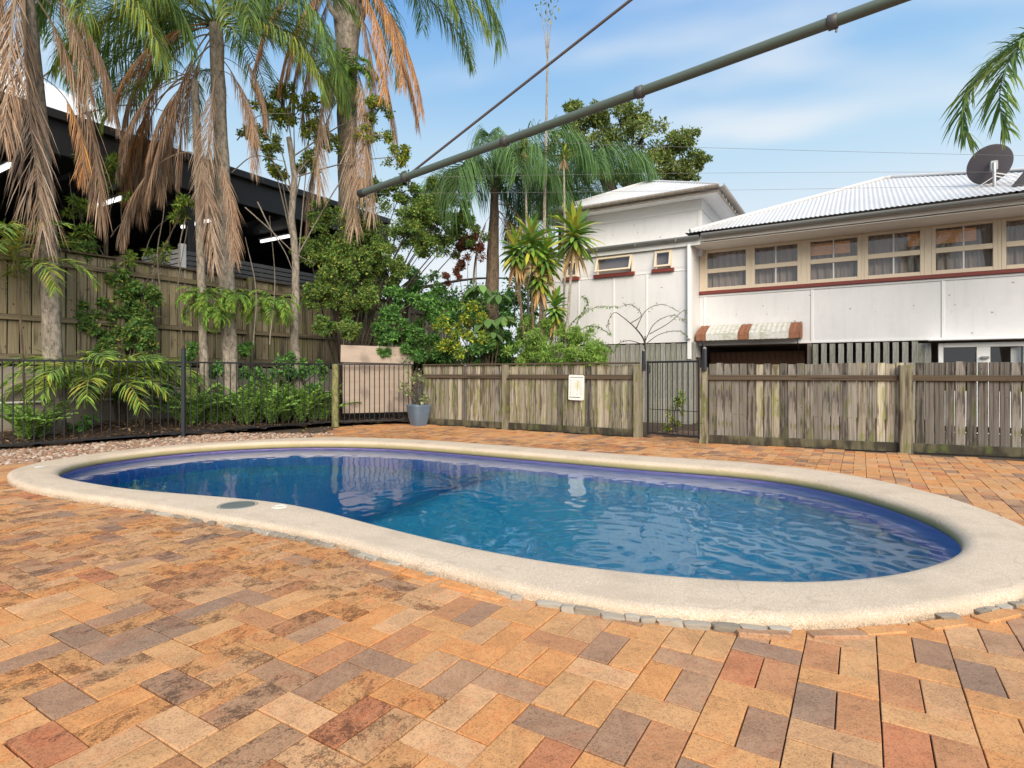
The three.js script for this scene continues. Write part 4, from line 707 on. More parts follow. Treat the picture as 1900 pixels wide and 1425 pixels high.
// a narrow leaf: a ribbon that droops from a along d
function ribbon(S, a, d, len, w, droop, col, r, segs = 3) {
  let p = a.clone(), dir = d.clone().normalize(); const side0 = dir.clone().cross(rand3(r).multiplyScalar(.6).add(UP)).normalize(); let L = p.clone().addScaledVector(side0, w * .25), R = p.clone().addScaledVector(side0, -w * .25);
  for (let k = 1; k <= segs; k++) {
    p = p.clone().addScaledVector(dir, len / segs); dir = dir.clone().add(V(0, -droop / segs, 0)).normalize();
    if (k === segs) { S.tri(L, R, p, col); break; }
    const ww = w * (k === 1 ? .5 : .42), sd = side0, L2 = p.clone().addScaledVector(sd, ww), R2 = p.clone().addScaledVector(sd, -ww);
    S.quad(L, R, R2, L2, col); L = L2; R = R2;
  }
}
function leaf(S, p, d, n, len, w, col) { // a small broad leaf folded along its rib
  const s = d.clone().cross(n).normalize(), up = s.clone().cross(d).normalize(), m = p.clone().addScaledVector(d, len * .45), t = p.clone().addScaledVector(d, len);
  const l = m.clone().addScaledVector(s, w * .5).addScaledVector(up, w * .18), q = m.clone().addScaledVector(s, -w * .5).addScaledVector(up, w * .18);
  S.tri(p, l, t, col); S.tri(p, t, q, col);
}
// a feather frond along +x
function frond({ L = 3.2, elev = 50, droop = 110, n = 110, leafLen = .62, w = .026, hang = 1.1, spread = 1, bare = .16, cols, rach, seed = 1, dead = 0, r0 = .022, curl = 1.25 }) {
  const r = rngOf(seed), S = new Soup(), pts = [], tan = [], N = 40; let p = V(0, 0, 0);
  for (let k = 0; k <= N; k++) { const s = k / N, a = (elev - droop * Math.pow(s, curl)) * deg, side = .12 * Math.sin(s * 2.2 + seed); tan.push(V(Math.cos(a), Math.sin(a), side * s).normalize()); pts.push(p.clone()); p = p.clone().addScaledVector(tan[k], L / N); }
  for (let k = 0; k < N; k++) { // the midrib, three-sided
    const ra = lerp(r0, .003, k / N), rb = lerp(r0, .003, (k + 1) / N), ring = (q, t, rr) => { const s = t.clone().cross(UP).normalize(); if (s.lengthSq() < .1) s.set(0, 0, 1); const u = s.clone().cross(t).normalize(); return [0, 1, 2].map(m => q.clone().addScaledVector(s, Math.cos(m * 2.094 + .5) * rr).addScaledVector(u, Math.sin(m * 2.094 + .5) * rr * .7)); };
    const A = ring(pts[k], tan[k], ra), B = ring(pts[k + 1], tan[k + 1], rb); for (let m = 0; m < 3; m++) S.quad(A[m], A[(m + 1) % 3], B[(m + 1) % 3], B[m], rach);
  }
  for (let i = 0; i < n; i++) for (const sd of [1, -1]) {
    const s = bare + (1 - bare) * (i + r()) / n, f = s * N, k = Math.min(N - 1, Math.floor(f)), q = pts[k].clone().lerp(pts[k + 1], f - k), t = tan[k];
    const prof = Math.pow(Math.sin(Math.PI * clamp(.12 + .86 * ((s - bare) / (1 - bare)) * .92)), .6), len = leafLen * prof * (.75 + r() * .4);
    const side = t.clone().cross(UP); if (side.lengthSq() < .02) side.set(0, 0, 1); side.normalize(); const up = side.clone().cross(t).normalize();
    const d = dead ? t.clone().multiplyScalar(.9).addScaledVector(side, sd * spread * (.12 + r() * .3)).addScaledVector(UP, -dead * (.3 + r() * .6)).addScaledVector(up, (r() - .5) * .2)
      : t.clone().multiplyScalar(.55 + .5 * s).addScaledVector(side, sd * spread * (.55 + r() * .4)).addScaledVector(up, (r() - .35) * .75);
    ribbon(S, q, d, len, w * (.8 + r() * .4), dead ? .6 + r() * .8 : hang * (.7 + r() * .6), pickOf(cols, r), r, 3);
  }
  return S.build();
}
const RG = [.13, .17, .06], RD = [.30, .22, .15];
const fronds = {
  up: [1, 2, 3].map(k => frond({ L: 3.2, elev: 66 - k * 3, droop: 118 + k * 6, cols: C.palm, rach: RG, seed: k, hang: 2.2, leafLen: .7, n: 120, w: .015 })),
  mid: [4, 5, 6].map(k => frond({ L: 3.3, elev: 36 - (k - 4) * 4, droop: 108 + k * 3, cols: C.palm, rach: RG, seed: k, hang: 3, leafLen: .8, n: 120, w: .015 })),
  low: [7, 8].map(k => frond({ L: 3.1, elev: 4 - (k - 7) * 6, droop: 78, cols: [...C.palm, ...C.palmYellow], rach: RG, seed: k, hang: 3.2, leafLen: .74, n: 115, w: .015 })),
  yellow: [9, 10].map(k => frond({ L: 2.9, elev: 8, droop: 92, cols: C.palmYellow, rach: [.3, .22, .06], seed: k, hang: 2, leafLen: .55, n: 80 })),
  dead: [11, 12, 13].map(k => frond({ L: 3.2, elev: -34 - (k - 11) * 14, droop: 52 - (k - 11) * 13, curl: .5, cols: C.dead, rach: RD, seed: k, dead: 1.2, leafLen: .85, n: 110, w: .0115, spread: 1.5 })),
  grey: [14, 15, 16].map(k => frond({ L: 3.3, elev: -40 - (k - 14) * 12, droop: 48 - (k - 14) * 12, curl: .45, cols: C.deadGrey, rach: RD, seed: k, dead: 1.4, leafLen: .95, n: 120, w: .0115, spread: 1.9 })),
  orange: [17, 18].map(k => frond({ L: 3.1, elev: -8 - (k - 17) * 24, droop: 74 - (k - 17) * 22, curl: .6, cols: C.orange, rach: [.4, .2, .08], seed: k, dead: 1.1, leafLen: .75, n: 105, w: .0115, spread: 1.5 })),
  weep: [19, 20, 21].map(k => frond({ L: 2.6, elev: 74 - (k - 19) * 24, droop: 142 - (k - 19) * 10, cols: [[.09, .185, .055], [.125, .235, .065], [.07, .15, .05]], rach: RG, seed: k, hang: 4.5, leafLen: 1.3, n: 145, w: .016, spread: .8 })),
  hang: [23, 24, 25].map(k => frond({ L: 3, elev: 14, droop: 102, curl: .42, bare: .38, cols: k === 24 ? C.orange : C.dead, rach: RD, seed: k, dead: 1.3, leafLen: .78, n: 100, w: .012, spread: 1.4 })),
  hook: [22].map(k => frond({ L: 2.5, elev: 42, droop: 150, cols: C.palm, rach: RG, seed: k, hang: .9, leafLen: .5, n: 110, w: .02, curl: 1 })),
};
function palm(name, label, base, hub, r0, r1, mat, list, opts = {}) {
  const o = thing(name, label, 'palm', base, 0, 'palms along the boundary'), h = hub.clone().sub(base), n = 18, bend = opts.bend || V(0, 0, 0), pts = [], rad = [];
  for (let k = 0; k <= n; k++) { const t = k / n; pts.push(h.clone().multiplyScalar(t).addScaledVector(bend, Math.sin(t * Math.PI))); rad.push(lerp(r0, r1, t) * (t < .06 ? 1.25 - t * 4 : 1) * (opts.boot && t > .78 ? 1 + opts.boot * smooth(.78, .92, t) : 1)); }
  part('trunk', limb(pts, rad, 14, opts.knob ?? .08, base.x * 3, .55), mat, o);
  if (opts.boot) { // old leaf bases round the head of the trunk
    const r = rngOf(9 + Math.round(base.x * 10)); for (let k = 0; k < 26; k++) { const a = k * 2.4, y = -1.5 + k * .055, q = h.clone().add(V(0, y, 0)), d = V(Math.cos(a), .0, Math.sin(a)), rr = r1 * (1.3 + .5 * r()); const g = limb([q.clone().addScaledVector(d, r1 * .7), q.clone().addScaledVector(d, rr + .02).add(V(0, .22, 0)), q.clone().addScaledVector(d, rr + .13 * r() + .04).add(V(0, .52 + r() * .2, 0))], [.075, .06, .02], 6, .15, k, .4); part('leaf_base', g, k % 3 ? barkMats.grey : barkMats.brown, o); }
  }
  const r = rngOf(Math.round(base.x * 97) + 500);
  for (const [kind, az, s = 1, dy = 0, tilt = 0] of list) {
    const set = fronds[kind], dry = ['dead', 'grey', 'orange', 'hang'].includes(kind), m = part(dry ? 'dead_frond' : 'frond', set[Math.floor(r() * set.length)], dry ? dryMat : leafMat, o);
    m.position.copy(h).add(V(0, dy, 0)).add(V(Math.cos(az * deg), 0, -Math.sin(az * deg)).multiplyScalar(r1 * .6)); m.rotation.order = 'YXZ'; m.rotation.set((r() - .5) * .3, az * deg, tilt * deg); m.scale.setScalar(s);
  }
  return o;
}
const bedY = .12;
const spot = (px, D, y = bedY) => V((px - 950) / FOCAL * D, y, -D);
palm('palm', 'leftmost palm, with a thick skirt of grey dead fronds', spot(101, 8.55), at(44, -60, 8.45), .13, .09, barkMats.grey, [
  ['grey', 182, 1.02], ['grey', 225, 1.0], ['grey', 255, 1.05, -.15], ['dead', 300, .95, -.2], ['dead', 240, 1.0], ['dead', 205, 1.1], ['dead', 290, .98], ['grey', 215, 1.2, .0], ['dead', 270, 1.2, -.1], ['grey', 310, 1.15, -.3], ['dead', 300, 1.2, -.5], ['dead', 185, 1.15, .1], ['dead', 10, 1.1, -.3],
  ['hang', 355, .7, -1.6], ['grey', 240, .9, -1.6], ['hang', 350, .8, -.2], ['hang', 335, .85, -.1], ['hang', 10, .75, -.4], ['mid', 20, .85], ['low', 330, .9], ['mid', 300, .8], ['up', 60, .9], ['up', 120, 1], ['mid', 160, .9], ['low', 350, 1.0], ['up', 200, .9], ['up', 350, .9], ['mid', 255, .8]], { bend: V(.1, 0, 0) });
palm('palm', 'tall palm with a full green drooping crown above the slatted screen', spot(432, 10.5, .2), at(400, 46, 10.45), .135, .12, barkMats.grey, [
  ['up', 10, .95], ['up', 75, 1], ['up', 140, 1], ['up', 215, 1], ['up', 290, .95], ['up', 330, .9], ['mid', 0, .92], ['mid', 15, .9], ['mid', 192, 1.0], ['mid', 225, .95], ['mid', 165, 1.1], ['low', 175, 1.1], ['low', 215, .95], ['low', 350, .9], ['low', 310, .8], ['mid', 30, .95], ['mid', 90, 1], ['mid', 150, .95], ['mid', 178, 1.05], ['mid', 205, .95], ['mid', 240, .85], ['mid', 275, .8], ['mid', 310, .85], ['mid', 345, .9], ['low', 20, .85], ['low', 190, .9], ['low', 265, .7], ['low', 165, .8],
  ['hang', 182, .95, -.2], ['hang', 195, 1.0, -.1], ['hang', 345, .6, -.4], ['hang', 10, .55, -.6], ['hang', 330, .62, -.9], ['orange', 200, .85], ['dead', 172, .9, -.1], ['dead', 195, .85, -.25], ['grey', 300, .8, -.9], ['dead', 340, .75, -.6], ['dead', 235, .95, -.4], ['grey', 262, .8, -1.9], ['dead', 310, .7, -2.3]], { knob: .1 });
palm('palm', 'slim palm with a sparse crown close beside the tall green palm', spot(382, 10.2, .2), at(362, 150, 10.2), .078, .062, barkMats.grey, [
  ['up', 190, .55], ['up', 100, .55], ['mid', 175, .62], ['mid', 120, .55], ['low', 200, .6], ['hang', 176, .86], ['hang', 188, .78, .1], ['hang', 200, .7], ['hang', 168, 1.0, .1], ['hang', 196, .72, -1.3], ['orange', 185, .62], ['dead', 178, .66, -.1], ['dead', 215, .6], ['grey', 290, .55, -.6], ['dead', 165, .7, -.05]], { knob: .06 });
palm('palm', 'tallest palm with shaggy leaf bases and hanging orange fronds', spot(652, 12.4, 0), at(646, -75, 12.2), .19, .21, barkMats.grey, [
  ['up', 0, 1], ['up', 60, 1.05], ['up', 130, 1.05], ['up', 190, 1], ['up', 250, 1], ['up', 310, 1], ['mid', 350, 1.2], ['mid', 12, 1.3], ['mid', 35, 1.15], ['mid', 80, 1.1], ['mid', 150, 1.1], ['mid', 185, 1.1], ['mid', 215, 1.05], ['mid', 270, 1], ['mid', 320, 1.1], ['low', 0, 1.15], ['low', 28, 1.1], ['low', 200, 1], ['low', 170, 1.05], ['low', 335, 1.05],
  ['orange', 355, 1.1, -.3], ['orange', 15, 1.05, -.4], ['orange', 335, 1.0, -.3], ['orange', 320, 1.05, -.6], ['orange', 195, .98, -.2], ['dead', 200, 1.05, -.35], ['dead', 215, 1.08, -.2], ['dead', 180, 1.05, -.4], ['orange', 225, 1.0, -.5], ['dead', 350, 1.02, -.7], ['dead', 10, 1.0, -1.0], ['grey', 240, 1, -2.2], ['grey', 330, .95, -2.6], ['grey', 205, .9, -2.9], ['grey', 300, .9, -3.1], ['dead', 325, 1.05, -2.2]], { boot: .55, knob: .14, bend: V(-.05, 0, 0) });
palm('palm', 'short shaggy-trunked palm with fine weeping fronds behind the pale dracaena stems', spot(905, 13.6, 0), at(918, 350, 13.6), .25, .09, barkMats.brown, [
  ...[0, 55, 110, 165, 200, 245, 290, 335].map((a, i) => ['weep', a, .85 + (i % 3) * .1]), ...[20, 170].map(a => ['weep', a, 1.0, .1]), ['weep', 75, .8, .1], ['weep', 225, .8, .05], ['weep', 270, .85], ['weep', 310, .9, .1], ['weep', 15, 1.25, .2], ['weep', 350, 1.1, .15], ['hang', 320, .66, -.3], ['hang', 345, .7, -.4], ['hang', 5, .62, -.35], ['hang', 335, .6, -.6], ['dead', 320, .62, -.5], ['dead', 345, .66, -.6], ['dead', 0, .6, -.5], ['orange', 340, .6, -.7], ['grey', 200, .5, -.6]], { knob: .2 });
palm('palm', 'palm with weeping green fronds behind the bare pole and the house roof', spot(1038, 14.8, 0), at(1046, 370, 14.8), .15, .11, barkMats.brown, [...[0, 45, 100, 150, 200, 250, 300].map((a, i) => ['weep', a, .8 + (i % 3) * .1]), ['weep', 10, 1.05, .1], ['weep', 345, 1.1]]);
palm('palm', 'palm of which only drooping green frond tips show above the satellite dish', V(6.95, 0, -5.75), V(6.35, 4.3, -5.6), .16, .13, barkMats.grey, [['hook', 178, .92], ['hook', 205, .8, .1], ['hook', 150, .9, .1], ['mid', 40, 1], ['up', 60, 1], ['mid', 20, 1], ['mid', 330, 1], ['up', 310, 1], ['mid', 0, 1]]);

// ---------- shrubs and trees ----------
function clumpLeaves(S, r, c, rad, count, len, w, cols, o = {}) {
  for (let k = 0; k < count; k++) {
    const q = rand3(r), f = Math.pow(r(), .5) * (.55 + .95 * r() * r()), p = c.clone().add(V(q.x * rad.x * f, q.y * rad.y * f, q.z * rad.z * f));
    const d = rand3(r).addScaledVector(q, .9).add(V(0, o.lift ?? -.1, 0)).normalize(), l = len * (.65 + r() * .7);
    leaf(S, p, d, rand3(r).add(V(0, 1.4, 0)).normalize(), l, w * (.75 + r() * .5) * l / len, pickOf(cols, r));
  }
}
function shrub(name, label, category, base, clumps, o) {
  const t = thing(name, label, category, base, 0, o.group), r = rngOf(o.seed), S = new Soup(), st = [];
  clumps.forEach((c, i) => {
    const p = c[0].clone().sub(base), rad = typeof c[1] === 'number' ? V(c[1], c[1] * .85, c[1]) : c[1], cols = c[2] || o.cols;
    const sub_ = Math.max(3, Math.round(o.lumps || 6)); for (let k = 0; k < sub_; k++) { const q = rand3(r), far = .35 + r() * .85, cc = p.clone().add(V(q.x * rad.x * far, q.y * rad.y * far, q.z * rad.z * far)), s = .22 + r() * .26; clumpLeaves(S, r, cc, rad.clone().multiplyScalar(s), Math.round(o.count / sub_), o.len, o.w, cols, o); }
    const e = p.clone(), m = p.clone().multiplyScalar(.5).add(V((r() - .5) * .2, .1 * p.length(), (r() - .5) * .2)); st.push(limb(curve([V((r() - .5) * .1, 0, (r() - .5) * .1), m, e], 8), [...Array(9)].map((_, k) => lerp(o.stem || .02, .005, k / 8)), 6, .1, i, .4));
    for (let k = 0; k < 4; k++) { const q = rand3(r); st.push(limb([e.clone().lerp(m, .3 * r()), e.clone().add(V(q.x * rad.x * .8, q.y * rad.y * .8, q.z * rad.z * .8))], [(o.stem || .02) * .35, .002], 5)); }
  });
  part('foliage', S.build(), leafMat, t); part('stem', mergeGeometries(st), o.bark || barkMats.brown, t); return t;
}
const ctr = (px, py, D, r) => [at(px, py, D), r];
const GR = 'shrubs behind the fences';
shrub('shrub', 'dense glossy dark green shrub overhanging the plywood board', 'shrub', spot(752, 11.95, 0), [ctr(738, 600, 11.8, .40), ctr(772, 625, 11.8, .38), ctr(705, 625, 11.6, .30), ctr(745, 555, 12, .36), ctr(790, 575, 12, .40), ctr(815, 600, 12.0, .36), ctr(760, 655, 11.75, .24), ctr(720, 655, 11.65, .17), ctr(800, 640, 11.8, .26)], { seed: 41, count: 2300, len: .07, w: .042, cols: C.lush, lumps: 8, group: GR });
shrub('shrub', 'yellow-green shrub beside the dark glossy shrub behind the timber fence', 'shrub', spot(858, 11.5, 0), [ctr(842, 612, 11.2, .30), ctr(876, 592, 11.2, .32), ctr(890, 630, 11.1, .30), ctr(858, 640, 11.1, .30), ctr(832, 640, 11.15, .22)], { seed: 42, count: 1200, len: .062, w: .036, cols: [...C.yellowGreen, ...C.yellowGreen, ...C.lush], lumps: 7, group: GR });
shrub('shrub', 'dark low shrub in shade under the umbrella tree leaves', 'shrub', spot(930, 11.9, 0), [ctr(900, 655, 11.3, .34), ctr(945, 640, 12.1, .38), ctr(835, 665, 11.7, .34), ctr(985, 650, 12.3, .4), ctr(880, 570, 13, .5), ctr(950, 610, 13.2, .5), ctr(820, 660, 12.6, .4), ctr(890, 665, 12.4, .42), ctr(940, 670, 12.2, .4), ctr(780, 668, 12.5, .36), ctr(1000, 675, 12.2, .36), ctr(815, 560, 13, .4)], { seed: 43, count: 2000, len: .085, w: .045, cols: C.lush, lumps: 8, group: GR });
shrub('shrub', 'feathery light green bush spilling over the timber fence', 'shrub', spot(1045, 10.9, 0), [ctr(1000, 640, 10.8, .34), ctr(1045, 632, 10.9, .36), ctr(1085, 645, 10.6, .30), ctr(985, 605, 11.2, .25), ctr(1065, 665, 10.4, .28), ctr(1010, 668, 10.6, .3), ctr(1110, 662, 10.3, .2), ctr(970, 660, 10.8, .3), ctr(1030, 612, 10.9, .26), ctr(1065, 622, 10.7, .28), ctr(1090, 668, 10.35, .26), ctr(1035, 670, 10.5, .3)], { seed: 44, count: 1700, len: .07, w: .018, cols: [[.20, .36, .06], [.26, .42, .08], [.16, .29, .05], [.30, .42, .08]], lumps: 11, lift: .15, group: GR });
{ // arching sprays reaching from the feathery bush
  const base = spot(1050, 10.7, .0), t = thing('climber', 'thin arching leafy sprays reaching from the feathery bush towards the white wall', 'plant', base, 0), r = rngOf(66);
  for (const pts of [[[1040, 650], [1060, 600], [1100, 572], [1150, 568]], [[1045, 650], [1075, 590], [1090, 560], [1078, 548]], [[1050, 650], [1080, 610], [1105, 605], [1135, 622]], [[1000, 650], [975, 600], [955, 592], [935, 598]], [[1060, 660], [1095, 640], [1125, 640], [1138, 655]]]) {
    const S = new Soup(), c = curve(pts.map((p, i) => at(p[0], p[1], 10.7 - i * .12).sub(base)), 40); for (let k = 6; k < 40; k++) for (let m = 0; m < 4; m++) { const d = rand3(r).add(V(.3, -.5, 0)).normalize(); leaf(S, c[k].clone().lerp(c[Math.max(0, k - 1)], r()), d, UP, .06 * (.7 + .6 * r()), .022, pickOf(C.light, r)); }
    const sp = part('spray', S.build(), leafMat, t); part('twig', limb(c, c.map((_, k) => lerp(.006, .002, k / 40)), 5), barkMats.brown, sp);
  }
}
shrub('bougainvillea', 'rambling small-leaved climber spreading over the tall palm trunk and fence corner', 'climber', spot(640, 12.2, 0), [ctr(640, 425, 11.9, .52), ctr(700, 410, 12.1, .5), ctr(600, 455, 11.8, .42), ctr(765, 410, 12.3, .5), ctr(820, 395, 12.4, .45), ctr(655, 490, 11.8, .44), ctr(710, 470, 12, .38), ctr(608, 530, 11.6, .36), ctr(672, 555, 11.7, .34), ctr(862, 405, 12.6, .34), ctr(745, 350, 12.4, .34), ctr(600, 400, 11.9, .3), ctr(600, 600, 11.4, .26), ctr(648, 610, 11.3, .22), ctr(790, 455, 12.3, .36), ctr(690, 350, 12.3, .3), ctr(730, 500, 12.1, .3), ctr(670, 450, 12.2, .5), ctr(735, 440, 12.5, .5), ctr(800, 425, 12.7, .5), ctr(840, 440, 12.9, .42), ctr(620, 500, 12, .45), ctr(690, 520, 12.3, .45), ctr(575, 470, 11.7, .3), ctr(640, 560, 12, .4), ctr(870, 440, 13, .36), ctr(780, 380, 12.5, .4), ctr(830, 350, 12.7, .34), ctr(590, 550, 11.6, .3)], { seed: 45, count: 2500, len: .058, w: .034, cols: [...C.olive, ...C.olive, ...C.olive, ...C.light, ...C.lush, C.yellowGreen[0]], lumps: 15, stem: .03, bark: barkMats.dark });
shrub('shrub', 'round green shrub against the boundary fence, right of the dead frond skirt', 'shrub', spot(225, 9.9), [ctr(215, 560, 9.8, .30), ctr(250, 580, 9.9, .32), ctr(190, 600, 9.7, .28), ctr(245, 610, 9.8, .28), ctr(165, 560, 9.6, .26), ctr(180, 520, 9.7, .24), ctr(220, 640, 9.7, .24), ctr(158, 610, 9.5, .22), ctr(265, 545, 9.9, .26), ctr(140, 520, 9.5, .22), ctr(225, 520, 9.8, .26), ctr(150, 470, 9.5, .2), ctr(270, 620, 9.9, .22), ctr(195, 655, 9.6, .22), ctr(130, 580, 9.4, .2)], { seed: 46, count: 1100, len: .075, w: .042, cols: [...C.lush, ...C.olive], lumps: 7, group: GR });
shrub('shrub', 'straggly light green shrub high against the carport among hanging dead fronds', 'shrub', spot(190, 10.1), [ctr(185, 320, 9.9, .30), ctr(210, 350, 10, .28), ctr(150, 385, 9.9, .24), ctr(200, 300, 9.8, .22), ctr(165, 440, 9.8, .24), ctr(290, 470, 10.4, .2), ctr(235, 480, 10, .2), ctr(330, 400, 10.3, .13), ctr(345, 380, 10.2, .13)], { seed: 47, count: 320, len: .10, w: .026, cols: [...C.light, ...C.areca], lumps: 6, stem: .014, group: GR });
shrub('shrub', 'red-leaved shrub between the climber and the shaggy palm trunk', 'shrub', spot(865, 13, 0), [ctr(868, 468, 13, .32), ctr(850, 490, 13, .22), ctr(885, 450, 13, .24), ctr(835, 515, 13, .2)], { seed: 48, count: 800, len: .06, w: .032, cols: C.red, lumps: 6, stem: .014, group: GR });
shrub('shrub', 'low dark groundcover shrub at the foot of the tall palms', 'shrub', spot(500, 11, .1), [ctr(470, 690, 10.6, .26), ctr(520, 680, 11, .3), ctr(450, 650, 10.9, .2), ctr(560, 690, 11.2, .26), ctr(400, 690, 10.5, .22), ctr(310, 705, 9.9, .22), ctr(585, 730, 11.2, .22), ctr(345, 660, 10.3, .2), ctr(365, 720, 10.4, .24), ctr(500, 700, 11.4, .26), ctr(545, 705, 11.6, .26), ctr(320, 740, 10, .2), ctr(410, 745, 10.5, .2), ctr(590, 690, 11.6, .24), ctr(270, 690, 9.8, .22), ctr(240, 720, 9.6, .2)], { seed: 49, count: 420, len: .08, w: .045, cols: C.lush, lumps: 6, group: GR });
shrub('shrub', 'small leafy shrub growing just inside the steel gate', 'shrub', spot(1255, 9.7, 0), [ctr(1252, 765, 9.7, V(.2, .24, .2)), ctr(1262, 740, 9.7, .14), ctr(1240, 790, 9.7, .14)], { seed: 50, count: 200, len: .05, w: .026, cols: [...C.light, ...C.yellowGreen], lumps: 5, stem: .008, group: GR });
// broad tree far behind the house and a grey-limbed tree in the bed
function tree(label, base, trunkTop, r0, clumps, o) {
  const t = thing('tree', label, 'tree', base, 0, o.group), r = rngOf(o.seed), top = trunkTop.clone().sub(base), st = [], n = 14, pts = [];
  for (let k = 0; k <= n; k++) pts.push(top.clone().multiplyScalar(k / n).add(V((noise3(k * .5, o.seed, 1) - .5) * r0 * 1.2, 0, (noise3(k * .5, o.seed, 5) - .5) * r0 * 1.2)));
  part('trunk', limb(pts, pts.map((_, k) => lerp(r0, r0 * .5, k / n)), 12, .12, o.seed, .6), o.bark, t);
  const S = new Soup();
  for (const [c, rad] of clumps) {
    const p = c.clone().sub(base), from = pts[Math.floor(n * (.45 + .5 * r()))]; st.push(limb(curve([from, from.clone().lerp(p, .5).add(V(0, .25 * rad, 0)), p], 8), [...Array(9)].map((_, k) => lerp(r0 * (o.thin || .38), .008, k / 8)), 7, .1, 3, .5));
    for (let k = 0; k < o.lumps; k++) { const q = rand3(r), cc = p.clone().add(V(q.x * rad, q.y * rad * .8, q.z * rad).multiplyScalar(.35 + .65 * r())); st.push(limb([p, cc], [.014 * o.scale, .004], 4)); clumpLeaves(S, r, cc, V(1, .75, 1).multiplyScalar(rad * (.24 + .18 * r())), o.count, o.len, o.w, o.cols); }
  }
  part('crown', S.build(), leafMat, t); part('limbs', mergeGeometries(st), o.bark, t); return t;
}
tree('broad leafy tree rising behind the house roof', V(5.6, 0, -27), at(1165, 330, 27), .35, [[1075, 230, .9], [1110, 270, 1.2], [1150, 230, 1.1], [1190, 260, 1.3], [1180, 215, .7], [1235, 270, 1.1], [1270, 260, .8], [1290, 300, .6], [1240, 310, 1], [1130, 320, 1.2], [1190, 315, 1.2], [1080, 300, 1.2], [1065, 205, .5], [1275, 325, .6], [1110, 215, .7], [1045, 270, .9]].map(c => [at(c[0], c[1], 27), c[2]]), { seed: 61, lumps: 16, count: 95, len: .16, w: .08, cols: C.tree, bark: barkMats.dark, scale: 2, group: 'trees' });
tree('pale grey mottled tree trunk with sparse yellowing leaves, right of the tall green palm', spot(552, 11.3, .1), at(541, 255, 11.3), .10, [[500, 205, .34], [545, 215, .36], [575, 240, .36], [500, 275, .32], [530, 175, .3], [590, 190, .34], [470, 245, .28], [570, 300, .3], [610, 265, .3], [520, 320, .24], [690, 250, .4], [740, 290, .34], [705, 200, .36]].map(c => [at(c[0], c[1], 11.6), c[2]]), { seed: 62, lumps: 10, count: 90, len: .065, w: .034, cols: [...C.olive, ...C.yellowGreen], bark: barkMats.grey, scale: 1, thin: .16, group: 'trees' });
tree('far tree with thin foliage low on the skyline between climber and shaggy palm', V(-3.4, 0, -19), at(770, 500, 19), .16, [[700, 545, 1.1], [760, 520, 1], [830, 555, 1.2], [900, 590, 1.3], [650, 590, 1.3], [960, 560, 1.1], [1010, 520, 1], [740, 590, 1.3], [600, 560, 1]].map(c => [at(c[0], c[1], 19), c[2] * .85]), { seed: 63, lumps: 12, count: 130, len: .13, w: .07, cols: C.lush, bark: barkMats.dark, scale: 2, group: 'trees' });
{ // tall bare stem
  const b = spot(1012, 12.6, 0), t = thing('tree', 'very tall thin bare stem with a few twigs rising past the clothesline arm', 'tree', b, 0, 'trees'), tp = at(1016, 112, 12.6).sub(b);
  part('trunk', limb(curve([V(0, 0, 0), tp.clone().multiplyScalar(.5).add(V(-.05, 0, 0)), tp], 12), [...Array(13)].map((_, k) => lerp(.06, .022, k / 12)), 8, .1, 4, .5), barkMats.pale, t);
  const S = new Soup(), r = rngOf(5); for (const [x, y] of [[1003, 12], [1028, 4], [1014, -10], [1018, 30]]) { const e = at(x, y, 12.6).sub(b); part('limb', limb([tp, tp.clone().lerp(e, .5).add(V((r() - .5) * .05, 0, 0)), e], [.016, .01, .004], 6), barkMats.pale, t); for (let k = 0; k < 7; k++) leaf(S, e.clone().add(rand3(r).multiplyScalar(.14)), rand3(r).add(V(0, -1, 0)).normalize(), UP, .12, .04, pickOf(C.olive, r)); }
  part('foliage', S.build(), leafMat, t);
}
{ // dead sticks hanging among the palms
  const b = spot(470, 10.6, .15), t = thing('dead_branches', 'bare grey dead sticks leaning across the tall palm trunks', 'branches', b), r = rngOf(88);
  for (const pts of [[[455, 385], [500, 425], [548, 470], [585, 490]], [[478, 375], [500, 420], [530, 470], [542, 500]], [[192, 400], [198, 470], [215, 560], [225, 640]], [[205, 440], [220, 420], [238, 405]], [[345, 400], [332, 470], [340, 520]], [[140, 215], [230, 195], [300, 205], [365, 240]], [[70, 150], [150, 95], [230, 110], [285, 150]], [[430, 320], [470, 290], [530, 300]], [[235, 600], [240, 500], [225, 400], [232, 310]], [[160, 620], [168, 480], [162, 330]], [[300, 560], [292, 470], [305, 380], [296, 300]], [[255, 600], [262, 500], [285, 430], [320, 400]], [[130, 600], [140, 460], [128, 320]], [[215, 560], [190, 470], [150, 420]], [[340, 640], [330, 540], [348, 420]], [[470, 640], [475, 540], [455, 440]], [[500, 640], [510, 520], [500, 400]], [[440, 260], [480, 215], [540, 210]]]) { const c = curve(pts.map(p => at(p[0], p[1], 10.0 + r() * .5).sub(b)), 14); part('stick', limb(c, c.map((_, k) => lerp(.013, .005, k / 14)), 6, .1, pts[0][0], .3), barkMats.grey, t); }
}
